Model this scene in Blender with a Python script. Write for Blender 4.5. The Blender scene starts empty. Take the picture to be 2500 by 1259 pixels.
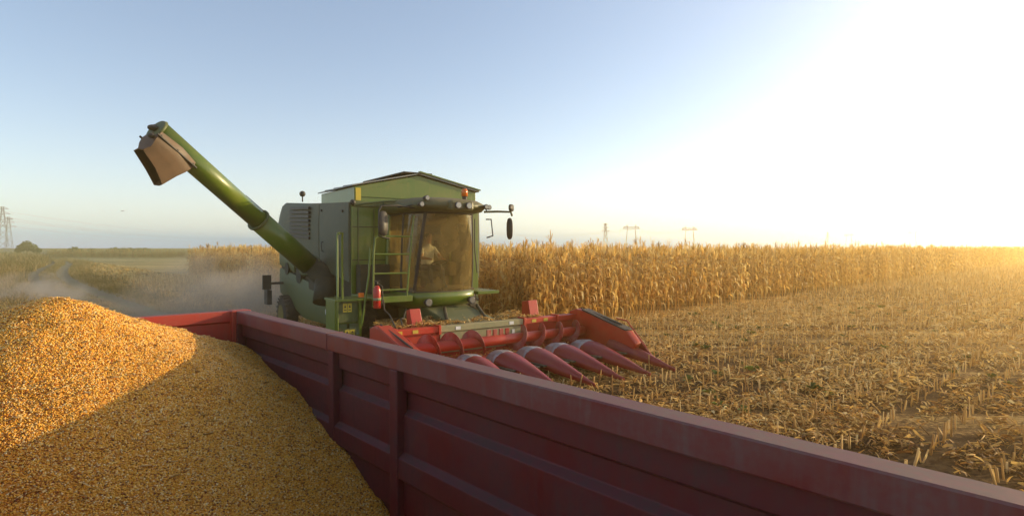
import bpy, bmesh, math, random
import numpy as np
from mathutils import Vector, Matrix, noise
rng=np.random.default_rng(7); random.seed(7)
scene=bpy.context.scene
COL=scene.collection
H=2.6
# ------------------------------------------------------------------ materials
def newmat(name):
    m=bpy.data.materials.new(name); m.use_nodes=True
    nt=m.node_tree
    return m,nt,nt.nodes['Principled BSDF'],nt.nodes['Material Output']
def N(nt,t,**k):
    n=nt.nodes.new(t)
    for a,b in k.items(): setattr(n,a,b)
    return n
def ramp(nt,stops):
    r=N(nt,'ShaderNodeValToRGB')
    e=r.color_ramp.elements
    while len(e)<len(stops): e.new(0.5)
    for i,(p,c) in enumerate(stops):
        e[i].position=p; e[i].color=(c[0],c[1],c[2],1)
    return r
def paint(name,base,dust=(0.3,0.22,0.13),amt=0.5,scale=3.0,rough=0.45,metal=0.0,bump=0.02,updust=0.5,coat=0.0,streak=0.0):
    m,nt,b,o=newmat(name); L=nt.links
    tc=N(nt,'ShaderNodeTexCoord')
    n1=N(nt,'ShaderNodeTexNoise'); n1.inputs['Scale'].default_value=scale; n1.inputs['Detail'].default_value=8; n1.inputs['Roughness'].default_value=0.65
    L.new(tc.outputs['Object'],n1.inputs['Vector'])
    n2=N(nt,'ShaderNodeTexNoise'); n2.inputs['Scale'].default_value=scale*14; n2.inputs['Detail'].default_value=6
    L.new(tc.outputs['Object'],n2.inputs['Vector'])
    mr=N(nt,'ShaderNodeMapRange'); mr.inputs['From Min'].default_value=0.35; mr.inputs['From Max'].default_value=0.75; mr.inputs['To Max'].default_value=amt
    L.new(n1.outputs['Fac'],mr.inputs['Value'])
    g=N(nt,'ShaderNodeNewGeometry'); sx=N(nt,'ShaderNodeSeparateXYZ'); L.new(g.outputs['Normal'],sx.inputs[0])
    mz=N(nt,'ShaderNodeMapRange'); mz.inputs['From Min'].default_value=0.3; mz.inputs['From Max'].default_value=1.0; mz.inputs['To Max'].default_value=updust
    L.new(sx.outputs['Z'],mz.inputs['Value'])
    ad=N(nt,'ShaderNodeMath',operation='ADD'); ad.use_clamp=True
    L.new(mr.outputs[0],ad.inputs[0]); L.new(mz.outputs[0],ad.inputs[1])
    mu=N(nt,'ShaderNodeMath',operation='MULTIPLY'); mu.use_clamp=True
    m3=N(nt,'ShaderNodeMapRange'); m3.inputs['From Min'].default_value=0.3; m3.inputs['From Max'].default_value=0.7; m3.inputs['To Min'].default_value=0.55; m3.inputs['To Max'].default_value=1.25
    L.new(n2.outputs['Fac'],m3.inputs['Value']); L.new(ad.outputs[0],mu.inputs[0]); L.new(m3.outputs[0],mu.inputs[1])
    fac=mu.outputs[0]
    if streak>0:
        mp=N(nt,'ShaderNodeMapping'); mp.inputs['Scale'].default_value=(9,9,.8); L.new(tc.outputs['Object'],mp.inputs[0])
        n4=N(nt,'ShaderNodeTexNoise'); n4.inputs['Scale'].default_value=2.5; n4.inputs['Detail'].default_value=6; L.new(mp.outputs[0],n4.inputs['Vector'])
        m4=N(nt,'ShaderNodeMapRange'); m4.inputs['From Min'].default_value=.52; m4.inputs['From Max'].default_value=.72; m4.inputs['To Max'].default_value=streak; L.new(n4.outputs['Fac'],m4.inputs['Value'])
        a5=N(nt,'ShaderNodeMath',operation='ADD'); a5.use_clamp=True; L.new(fac,a5.inputs[0]); L.new(m4.outputs[0],a5.inputs[1]); fac=a5.outputs[0]
    mx=N(nt,'ShaderNodeMix',data_type='RGBA'); mx.inputs['A'].default_value=(*base,1); mx.inputs['B'].default_value=(*dust,1)
    L.new(fac,mx.inputs['Factor']); L.new(mx.outputs['Result'],b.inputs['Base Color'])
    mrr=N(nt,'ShaderNodeMapRange'); mrr.inputs['To Min'].default_value=rough; mrr.inputs['To Max'].default_value=0.9
    L.new(fac,mrr.inputs['Value']); L.new(mrr.outputs[0],b.inputs['Roughness'])
    b.inputs['Metallic'].default_value=metal
    b.inputs['Coat Weight'].default_value=coat
    bp=N(nt,'ShaderNodeBump'); bp.inputs['Strength'].default_value=0.4; bp.inputs['Distance'].default_value=bump
    L.new(n1.outputs['Fac'],bp.inputs['Height']); L.new(bp.outputs[0],b.inputs['Normal'])
    return m
def tintmat(name,stops,trans=0.0,rough=0.7,spec=0.3,tcol=None):
    m,nt,b,o=newmat(name); L=nt.links
    a=N(nt,'ShaderNodeAttribute'); a.attribute_name='tint'
    r=ramp(nt,stops); L.new(a.outputs['Fac'],r.inputs[0]); L.new(r.outputs[0],b.inputs['Base Color'])
    b.inputs['Roughness'].default_value=rough; b.inputs['Specular IOR Level'].default_value=spec
    if trans>0:
        t=N(nt,'ShaderNodeBsdfTranslucent'); L.new(r.outputs[0],t.inputs[0])
        mx=N(nt,'ShaderNodeMixShader'); mx.inputs[0].default_value=trans
        L.new(b.outputs[0],mx.inputs[1]); L.new(t.outputs[0],mx.inputs[2]); L.new(mx.outputs[0],o.inputs[0])
    return m
M_green=paint('green_paint',(0.085,0.15,0.006),dust=(0.29,0.22,0.06),amt=0.3,rough=0.3,updust=0.25,coat=0.3,bump=0.003,streak=.15)
M_greenD=paint('green_dusty',(0.055,0.085,0.014),dust=(0.2,0.18,0.09),amt=0.55,rough=0.5,updust=0.4,bump=0.003,streak=.3)
M_panel=paint('side_panel_paint',(0.07,0.085,0.045),dust=(0.2,0.185,0.125),amt=0.7,scale=1.2,rough=0.55,updust=0.3,bump=0.003,streak=.3)
M_core=paint('machine_dark',(0.018,0.022,0.010),dust=(0.12,0.085,0.045),amt=0.4,rough=0.7)
M_red=paint('header_red',(0.50,0.022,0.008),dust=(0.32,0.13,0.06),amt=0.35,rough=0.35,updust=0.15,bump=0.003)
M_snout=paint('snout_red_plastic',(0.25,0.008,0.007),dust=(0.24,0.08,0.045),amt=0.4,scale=2,rough=0.3,updust=0.05,bump=0.003)
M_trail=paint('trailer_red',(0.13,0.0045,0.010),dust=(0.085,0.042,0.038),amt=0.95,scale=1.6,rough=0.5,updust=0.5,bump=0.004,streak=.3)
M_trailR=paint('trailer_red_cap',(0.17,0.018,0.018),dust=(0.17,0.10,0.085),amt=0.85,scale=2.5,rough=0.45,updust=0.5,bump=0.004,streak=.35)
M_trailF=paint('trailer_red_rim',(0.42,0.03,0.015),dust=(0.26,0.10,0.07),amt=0.5,scale=2.5,rough=0.45,updust=0.3,bump=0.004,streak=.2)  # brighter copy of the trailer red, sunlight on the headboard put into its colour
M_black=paint('black_plastic',(0.012,0.012,0.012),dust=(0.12,0.09,0.06),amt=0.3,rough=0.5,updust=0.5)
M_rub=paint('rubber',(0.02,0.02,0.02),dust=(0.14,0.10,0.06),amt=0.6,rough=0.85)
M_spout=paint('spout_rubber',(0.075,0.037,0.013),dust=(0.18,0.09,0.035),amt=0.6,rough=0.5)
M_roof=paint('cab_roof_sunlit_paint',(0.07,0.08,0.025),dust=(0.24,0.17,0.07),amt=0.5,rough=0.4,updust=0.5)  # roof green lightened, sunlight on the roof put into the colour
M_steel=paint('worn_steel',(0.42,0.41,0.40),dust=(0.28,0.16,0.1),amt=0.8,scale=6,rough=0.35,metal=0.6,updust=0.15)
M_grey=paint('hopper_sheet',(0.22,0.24,0.24),dust=(0.3,0.26,0.2),amt=0.5,rough=0.45,metal=0.3,updust=0.1)
M_beige=paint('header_back_sheet',(0.24,0.25,0.13),dust=(0.42,0.33,0.17),amt=0.8,rough=0.7)
M_orange=paint('amber_lens',(0.75,0.16,0.01),amt=0.1,rough=0.15,updust=0.1)
M_yel=paint('yellow_sticker',(0.6,0.45,0.03),amt=0.3,rough=0.5)
M_rimy=paint('wheel_rim_paint',(0.25,0.18,0.02),dust=(0.16,0.12,0.07),amt=0.9,rough=0.7)
M_white=paint('white_paint',(0.75,0.75,0.72),amt=0.3,rough=0.5)
M_ext=paint('extinguisher_red',(0.5,0.02,0.015),amt=0.15,rough=0.25,updust=0.2)
M_lamp=paint('lamp_glass',(0.30,0.29,0.27),amt=0.2,rough=0.12,metal=0.5)
M_seat=paint('seat_fabric',(0.05,0.045,0.035),amt=0.3,rough=0.9)
M_intr=paint('cab_interior',(0.12,0.09,0.045),amt=0.4,rough=0.8)
def glassmat():
    m,nt,b,o=newmat('dusty_glass'); L=nt.links
    tr=N(nt,'ShaderNodeBsdfTransparent'); tr.inputs[0].default_value=(0.84,0.77,0.55,1)
    df=N(nt,'ShaderNodeBsdfDiffuse'); df.inputs[0].default_value=(0.52,0.39,0.16,1)
    tl=N(nt,'ShaderNodeBsdfTranslucent'); tl.inputs[0].default_value=(0.75,0.54,0.2,1)
    dd=N(nt,'ShaderNodeMixShader'); dd.inputs[0].default_value=0.5; L.new(df.outputs[0],dd.inputs[1]); L.new(tl.outputs[0],dd.inputs[2])
    tc=N(nt,'ShaderNodeTexCoord'); n=N(nt,'ShaderNodeTexNoise'); n.inputs['Scale'].default_value=2.2; n.inputs['Detail'].default_value=6
    L.new(tc.outputs['Object'],n.inputs['Vector'])
    mr=N(nt,'ShaderNodeMapRange'); mr.inputs['From Min'].default_value=0.3; mr.inputs['From Max'].default_value=0.7; mr.inputs['To Min'].default_value=0.10; mr.inputs['To Max'].default_value=0.36
    L.new(n.outputs['Fac'],mr.inputs['Value'])
    sx=N(nt,'ShaderNodeSeparateXYZ'); L.new(tc.outputs['Object'],sx.inputs[0])
    my=N(nt,'ShaderNodeMapRange'); my.inputs['From Min'].default_value=1.9; my.inputs['From Max'].default_value=1.4; my.inputs['To Max'].default_value=.13; L.new(sx.outputs['Y'],my.inputs['Value'])  # thicker golden dust on the front glass, standing in for sunlight on it
    a_=N(nt,'ShaderNodeMath',operation='ADD'); L.new(mr.outputs[0],a_.inputs[0]); L.new(my.outputs[0],a_.inputs[1])
    m1=N(nt,'ShaderNodeMixShader'); L.new(a_.outputs[0],m1.inputs[0]); L.new(tr.outputs[0],m1.inputs[1]); L.new(dd.outputs[0],m1.inputs[2])
    gl=N(nt,'ShaderNodeBsdfGlossy'); gl.inputs['Roughness'].default_value=0.05
    fr=N(nt,'ShaderNodeFresnel'); fr.inputs[0].default_value=1.45
    m2=N(nt,'ShaderNodeMixShader'); L.new(fr.outputs[0],m2.inputs[0]); L.new(m1.outputs[0],m2.inputs[1]); L.new(gl.outputs[0],m2.inputs[2])
    L.new(m2.outputs[0],o.inputs[0]); return m
M_glass=glassmat()
# ------------------------------------------------------------------ helpers
def empty(name,loc=(0,0,0),rz=0):
    e=bpy.data.objects.new(name,None); e.location=loc; e.rotation_euler=(0,0,rz); COL.objects.link(e); return e
def mk(name,verts,faces,mat,parent=None,smooth=False,bevel=0,seg=2,mats=None):
    me=bpy.data.meshes.new(name); me.from_pydata([tuple(v) for v in verts],[],faces)
    bm=bmesh.new(); bm.from_mesh(me); bmesh.ops.recalc_face_normals(bm,faces=bm.faces); bm.to_mesh(me); bm.free()
    ob=bpy.data.objects.new(name,me); COL.objects.link(ob)
    me.materials.append(mat)
    if parent: ob.parent=parent
    if smooth:
        for p in me.polygons: p.use_smooth=True
    if bevel>0:
        b=ob.modifiers.new('b','BEVEL'); b.width=bevel; b.segments=seg; b.limit_method='ANGLE'; b.angle_limit=math.radians(35)
    return ob
def box(name,p,x0,x1,y0,y1,z0,z1,mat,bevel=0.01):
    v=[(x,y,z) for x in(x0,x1) for y in(y0,y1) for z in(z0,z1)]
    f=[(0,1,3,2),(4,6,7,5),(0,4,5,1),(2,3,7,6),(0,2,6,4),(1,5,7,3)]
    return mk(name,v,f,mat,p,bevel=bevel)
def prism(name,p,poly,axis,lo,hi,mat,bevel=0.015,seg=2):
    def P(a,u,w):
        return {'x':(a,u,w),'y':(u,a,w),'z':(u,w,a)}[axis]
    n=len(poly); v=[P(lo,*q) for q in poly]+[P(hi,*q) for q in poly]
    f=[tuple(range(n)),tuple(range(n,2*n))]+[(i,(i+1)%n,(i+1)%n+n,i+n) for i in range(n)]
    return mk(name,v,f,mat,p,bevel=bevel,seg=seg)
def pipe(name,p,pts,r,mat,res=3,cyc=False):
    c=bpy.data.curves.new(name,'CURVE'); c.dimensions='3D'; c.bevel_depth=r; c.bevel_resolution=res; c.use_fill_caps=True
    s=c.splines.new('POLY'); s.points.add(len(pts)-1)
    for i,q in enumerate(pts): s.points[i].co=(*q,1)
    s.use_cyclic_u=cyc
    c.materials.append(mat); o=bpy.data.objects.new(name,c); COL.objects.link(o)
    if p: o.parent=p
    return o
def loft(name,p,rings,mat,caps=True,closed=True,smooth=True,bevel=0):
    n=len(rings[0]); v=[q for r in rings for q in r]; f=[]
    for i in range(len(rings)-1):
        for j in range(n if closed else n-1):
            k=(j+1)%n; f.append((i*n+j,i*n+k,(i+1)*n+k,(i+1)*n+j))
    if caps: f+= [tuple(range(n)),tuple(range((len(rings)-1)*n,len(rings)*n))]
    return mk(name,v,f,mat,p,smooth=smooth,bevel=bevel)
def cyl(name,p,a,b,r0,r1,mat,n=24,extra=None,smooth=True):
    a=Vector(a); b=Vector(b); d=(b-a); q=d.to_track_quat('Z','Y'); 
    prof=[(0,r0)]+(extra or [])+[(1,r1)]
    rings=[]
    for t,r in prof:
        c=a+d*t
        rings.append([c+q@Vector((math.cos(2*math.pi*i/n)*r,math.sin(2*math.pi*i/n)*r,0)) for i in range(n)])
    o=loft(name,p,rings,mat,smooth=False)
    if smooth:
        for f in o.data.polygons:
            f.use_smooth = len(f.vertices)==4
    return o
def ellip(name,p,c,r,mat,seg=16,ring=10):
    bm=bmesh.new(); bmesh.ops.create_uvsphere(bm,u_segments=seg,v_segments=ring,radius=1)
    me=bpy.data.meshes.new(name)
    for v in bm.verts: v.co=Vector((c[0]+v.co.x*r[0],c[1]+v.co.y*r[1],c[2]+v.co.z*r[2]))
    for f in bm.faces: f.smooth=True
    bm.to_mesh(me); bm.free(); me.materials.append(mat)
    o=bpy.data.objects.new(name,me); COL.objects.link(o); o.parent=p; return o
def scatter(name,T,tid,pos,R,S,tint,mat,smooth=False,tjit=0.0):
    VV=[];LL=[];SZ=[];TT=[];off=0
    for k,(V,F) in enumerate(T):
        idx=np.where(tid==k)[0]
        if len(idx)==0: continue
        V=np.asarray(V,float); fl=np.array([i for f in F for i in f]); sz=np.array([len(f) for f in F])
        Sx=S[idx]; Sx=Sx[:,None,:] if Sx.ndim==2 else Sx[:,None,None]
        v=np.einsum('nij,nmj->nmi',R[idx],V[None]*Sx)+pos[idx][:,None,:]
        n=len(idx); m=len(V)
        VV.append(v.reshape(-1,3)); LL.append((fl[None]+ (off+np.arange(n)*m)[:,None]).ravel()); SZ.append(np.tile(sz,n))
        TT.append(np.clip(np.repeat(tint[idx],m)+ (rng.normal(0,tjit,n*m) if tjit else 0),0,1)); off+=n*m
    VV=np.concatenate(VV);LL=np.concatenate(LL);SZ=np.concatenate(SZ);TT=np.concatenate(TT)
    me=bpy.data.meshes.new(name); me.vertices.add(len(VV)); me.vertices.foreach_set('co',VV.astype(np.float32).ravel())
    me.loops.add(len(LL)); me.loops.foreach_set('vertex_index',LL.astype(np.int32))
    me.polygons.add(len(SZ)); st=np.concatenate([[0],np.cumsum(SZ)[:-1]]); me.polygons.foreach_set('loop_start',st.astype(np.int32))
    if smooth: me.polygons.foreach_set('use_smooth',np.ones(len(SZ),bool))
    me.update(calc_edges=True)
    at=me.attributes.new('tint','FLOAT','POINT'); at.data.foreach_set('value',TT.astype(np.float32))
    me.materials.append(mat); ob=bpy.data.objects.new(name,me); COL.objects.link(ob); return ob
def rotz(a):
    c,s=np.cos(a),np.sin(a); R=np.zeros((len(a),3,3)); R[:,0,0]=c;R[:,0,1]=-s;R[:,1,0]=s;R[:,1,1]=c;R[:,2,2]=1; return R
def rotx(a):
    c,s=np.cos(a),np.sin(a); R=np.zeros((len(a),3,3)); R[:,0,0]=1;R[:,1,1]=c;R[:,1,2]=-s;R[:,2,1]=s;R[:,2,2]=c; return R
def roty(a):
    c,s=np.cos(a),np.sin(a); R=np.zeros((len(a),3,3)); R[:,1,1]=1;R[:,0,0]=c;R[:,0,2]=s;R[:,2,0]=-s;R[:,2,2]=c; return R
# ------------------------------------------------------------------ layout
CR=np.array([0.741,0.671]); CA=np.array([1.0,18.5]); CL=np.array([-0.667,0.745])
def in_corn(x,y):
    dx=x-CA[0]; dy=y-CA[1]
    a=CR[0]*dy-CR[1]*dx
    b=-(CL[0]*dy-CL[1]*dx)
    return (a>-0.3)&(b>-0.3)
TP=np.array([-16.8,23.5]); TD=np.array([-0.64,0.768]); TN=np.array([-0.768,-0.64])
W0=np.array([-3.17,6.63]); WD=np.array([0.679,-0.734]); WN=np.array([0.734,0.679])
def trailer_st(x,y):
    dx=x-W0[0]; dy=y-W0[1]; return dx*WD[0]+dy*WD[1], -(dx*WN[0]+dy*WN[1])
PC0=float(-CR[1]*CA[0]+CR[0]*CA[1])
# ------------------------------------------------------------------ ground
def ground_mat():
    m,nt,b,o=newmat('field_soil'); L=nt.links
    g=N(nt,'ShaderNodeNewGeometry')
    def noi(s,d=8,r=0.6,vec=None):
        n=N(nt,'ShaderNodeTexNoise'); n.inputs['Scale'].default_value=s; n.inputs['Detail'].default_value=d; n.inputs['Roughness'].default_value=r
        L.new(vec or g.outputs['Position'],n.inputs['Vector']); return n
    n1=noi(11,10,0.8); n2=noi(0.12,5)
    mp=N(nt,'ShaderNodeMapping'); mp.inputs['Rotation'].default_value=(0,0,-math.atan2(CR[1],CR[0])); mp.inputs['Scale'].default_value=(0.02,1.0,1)
    L.new(g.outputs['Position'],mp.inputs['Vector'])
    n3=noi(0.9,4,0.6,mp.outputs[0])
    r=ramp(nt,[(0.38,(0.045,0.022,0.008)),(0.46,(0.17,0.09,0.03)),(0.53,(0.46,0.28,0.09)),(0.68,(0.70,0.46,0.17))])
    a=N(nt,'ShaderNodeMath',operation='MULTIPLY_ADD'); a.inputs[1].default_value=0.9; L.new(n3.outputs['Fac'],a.inputs[0]); 
    a2=N(nt,'ShaderNodeMath',operation='MULTIPLY_ADD'); a2.inputs[1].default_value=0.3; L.new(n2.outputs['Fac'],a2.inputs[0])
    m1=N(nt,'ShaderNodeMath',operation='MULTIPLY'); m1.inputs[1].default_value=0.7; L.new(n1.outputs['Fac'],m1.inputs[0])
    L.new(m1.outputs[0],a2.inputs[2]); L.new(a2.outputs[0],a.inputs[2])
    sb=N(nt,'ShaderNodeMath',operation='SUBTRACT'); sb.inputs[1].default_value=0.41; L.new(a.outputs[0],sb.inputs[0])
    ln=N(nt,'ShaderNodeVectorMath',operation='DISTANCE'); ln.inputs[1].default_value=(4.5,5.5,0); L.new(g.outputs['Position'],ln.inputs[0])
    md_=N(nt,'ShaderNodeMapRange'); md_.inputs['From Min'].default_value=1; md_.inputs['From Max'].default_value=14; md_.inputs['To Min'].default_value=-.2; md_.inputs['To Max'].default_value=0; L.new(ln.outputs['Value'],md_.inputs['Value'])  # soil painted darker beside the trailer, standing in for foreground vignetting
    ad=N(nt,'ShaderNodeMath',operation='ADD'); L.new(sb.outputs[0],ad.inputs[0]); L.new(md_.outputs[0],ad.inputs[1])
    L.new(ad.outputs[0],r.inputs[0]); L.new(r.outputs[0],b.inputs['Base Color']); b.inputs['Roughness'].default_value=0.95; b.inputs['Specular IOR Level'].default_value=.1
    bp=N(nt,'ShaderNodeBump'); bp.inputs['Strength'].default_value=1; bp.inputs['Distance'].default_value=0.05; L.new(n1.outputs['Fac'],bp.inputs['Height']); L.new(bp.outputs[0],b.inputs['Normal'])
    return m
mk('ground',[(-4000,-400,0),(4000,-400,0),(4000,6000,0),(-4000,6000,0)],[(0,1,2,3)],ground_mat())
mt,nt,b,o=newmat('track_dirt'); g=N(nt,'ShaderNodeNewGeometry'); n=N(nt,'ShaderNodeTexNoise'); n.inputs['Scale'].default_value=1.1; n.inputs['Detail'].default_value=10; n.inputs['Roughness'].default_value=.7
nt.links.new(g.outputs['Position'],n.inputs['Vector']); r=ramp(nt,[(0.3,(0.10,0.065,0.03)),(0.48,(0.22,0.15,0.08)),(0.58,(0.17,0.15,0.06)),(0.75,(0.3,0.22,0.12))]); nt.links.new(n.outputs['Fac'],r.inputs[0]); nt.links.new(r.outputs[0],b.inputs['Base Color']); b.inputs['Roughness'].default_value=0.95
prof=[(-2.3,0.004),(-1.75,0.09),(-1.3,0.02),(-0.8,0.015),(-0.5,0.14),(0.5,0.15),(0.8,0.015),(1.3,0.02),(1.75,0.12),(2.3,0.004)]
rings=[]
for k in np.concatenate([np.arange(-20,60,1.2),np.arange(60,420,8)]):
    c=TP+TD*k+TN*1.2*math.sin(k*0.05)
    rings.append([(c[0]+TN[0]*q,c[1]+TN[1]*q,z+0.004+(0.05*noise.noise(Vector((k*0.7,q*2,0))) +0.05 if 0<i<9 else 0)) for i,(q,z) in enumerate(prof)])
loft('dirt_track',None,rings,mt,caps=False,closed=False)
# ------------------------------------------------------------------ litter templates
def strip(L,w,seg,bend,twist,cup=0.3):
    v=[];f=[]
    for i in range(seg+1):
        t=i/seg; x=(t-.5)*L; z=bend*L*(1-(2*t-1)**2); ww=w*(0.55+0.45*math.sin(math.pi*min(1,t*1.1+.05)))/2; a=twist*(t-.5)
        v+= [(x,-ww*math.cos(a),z-ww*math.sin(a)+cup*ww),(x,ww*math.cos(a),z+ww*math.sin(a)+cup*ww)]
    for i in range(seg): f.append((2*i,2*i+1,2*i+3,2*i+2))
    return v,f
def stick(L,r,n=4,top=1.0,vert=False):
    v=[]
    for t in (0,1):
        for i in range(n):
            a=2*math.pi*i/n; rr=r*(1 if t==0 else top)
            v.append((rr*math.cos(a),rr*math.sin(a),t*L) if vert else ((t-.5)*L,rr*math.cos(a),rr*math.sin(a)+r))
    f=[(i,(i+1)%n,(i+1)%n+n,i+n) for i in range(n)]+[tuple(range(n,2*n))]
    return v,f
LT=[strip(0.19,0.034,3,0.12,0.8),strip(0.24,0.024,4,0.2,2.0),strip(0.12,0.046,2,0.2,0.5,0.8),stick(0.17,0.009),strip(0.28,0.015,4,0.08,-2.5),stick(0.08,0.011)]
M_lit=tintmat('straw_litter',[(0,(0.13,0.055,0.016)),(0.3,(0.42,0.21,0.055)),(0.65,(0.74,0.46,0.13)),(1,(0.9,0.70,0.32))],trans=0.35)
n=200000
D=np.exp(rng.uniform(math.log(4.2),math.log(130),n)); az=rng.uniform(math.radians(-44),math.radians(46),n)
x=D*np.sin(az); y=D*np.cos(az)
s_,t_=trailer_st(x,y)
ok=~in_corn(x,y)&~((s_>-0.1)&(t_>-0.1))
tl=(x-TP[0])*TN[0]+(y-TP[1])*TN[1]
ok&=(tl<-2.3)
pn=np.array([noise.noise(Vector((a*0.9,b_*0.9,0)))+0.5*noise.noise(Vector((a*3,b_*3,5))) for a,b_ in zip(x,y)])
perp=(-CR[1]*x+CR[0]*y)-PC0
rowc=1-np.abs((perp/0.75)%1-0.5)*2      # 1 half way between the stubble rows
swath=np.cos(perp*2*math.pi/4.5)
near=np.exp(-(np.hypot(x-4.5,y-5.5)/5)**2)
ok&=(pn+0.9*rowc+.4*swath-0.1*near+rng.uniform(-.5,.5,n)> 0.22-0.012*np.clip(D-8,0,20))
x,y,D,near,swath,rowc=x[ok],y[ok],D[ok],near[ok],swath[ok],rowc[ok]; n=len(x)
S=(0.55+0.7*rng.random(n)**1.5)*(0.85+np.clip(D-8,0,120)/40)
Rm=np.einsum('nij,njk->nik',rotz(rng.uniform(0,6.28,n)),np.einsum('nij,njk->nik',roty(rng.normal(0,.4,n)),rotx(rng.normal(0,.8,n))))
z=np.abs(rng.normal(0,0.035,n))+0.008
tint=np.clip(rng.beta(1.7,1.8,n)-0.22*near+.1*swath+.1*rowc+0.02,0,1)  # straw near the trailer tinted darker too, painted foreground shade
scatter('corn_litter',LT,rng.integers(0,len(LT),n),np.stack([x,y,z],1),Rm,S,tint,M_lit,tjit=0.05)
px=[];
for row in range(-110,60):
    off=row*0.75
    base=CA+np.array([-CR[1],CR[0]])*off
    ks=np.arange(-60,160,0.19); kk=ks+rng.normal(0,.04,len(ks))
    P=base[None]+CR[None]*kk[:,None]+rng.normal(0,.02,(len(ks),2)); px.append(P)
P=np.concatenate(px); x,y=P[:,0],P[:,1]; D=np.hypot(x,y); s_,t_=trailer_st(x,y); tl=(x-TP[0])*TN[0]+(y-TP[1])*TN[1]
ok=~in_corn(x,y)&~((s_>-0.15)&(t_>-0.15))&(tl<-3)&(np.abs(np.arctan2(x,y))<0.8)&(y>3)&(D<130)&(rng.random(len(x))<np.clip(45/D,0.2,0.9))
x,y,D=x[ok],y[ok],D[ok]; n=len(x)
ST=[stick(0.24,0.012,5,0.9,True),stick(0.32,0.010,5,0.9,True),stick(0.16,0.014,5,1.1,True)]
v,f=strip(0.2,0.03,3,0.1,1.0); v=[(a*0.5+0.03,b_,c+0.1+a*0.8) for a,b_,c in v]; sv,sf=ST[0]; ST.append((sv+v,sf+[tuple(i+len(sv) for i in q) for q in f]))
Rm=np.einsum('nij,njk->nik',rotz(rng.uniform(0,6.28,n)),rotx(rng.normal(0,.2,n)))
scatter('corn_stubble',ST,rng.integers(0,4,n),np.stack([x,y,np.zeros(n)-.01],1),Rm,(0.7+.5*rng.random(n))*(1+np.clip(D-15,0,60)/60),rng.uniform(.35,.95,n),M_lit,tjit=0.1)
def weed(seed):
    r=random.Random(seed); v=[];f=[]
    for k in range(10):
        az=r.uniform(0,6.28); l=r.uniform(.06,.14); w=l*.3; b0=len(v); ca,sa=math.cos(az),math.sin(az); h=r.uniform(.02,.1)
        v+=[(0,0,h*.3),(ca*l*.5-sa*w,sa*l*.5+ca*w,h),(ca*l,sa*l,h*.9),(ca*l*.5+sa*w,sa*l*.5-ca*w,h)]; f.append((b0,b0+1,b0+2,b0+3))
    return v,f
M_weed=tintmat('weed_leaves',[(0,(0.05,0.09,0.015)),(1,(0.16,0.2,0.03))],trans=.35)
n=170; x=rng.uniform(2,22,n); y=rng.uniform(5,26,n); s_,t_=trailer_st(x,y); ok=~in_corn(x,y)&~((s_>-.2)&(t_>-.2)); x,y=x[ok],y[ok]; n=len(x)
scatter('field_weeds',[weed(1),weed(2),weed(3)],rng.integers(0,3,n),np.stack([x,y,np.full(n,.03)],1),rotz(rng.uniform(0,6,n)),.6+.9*rng.random(n),rng.random(n),M_weed)
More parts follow.
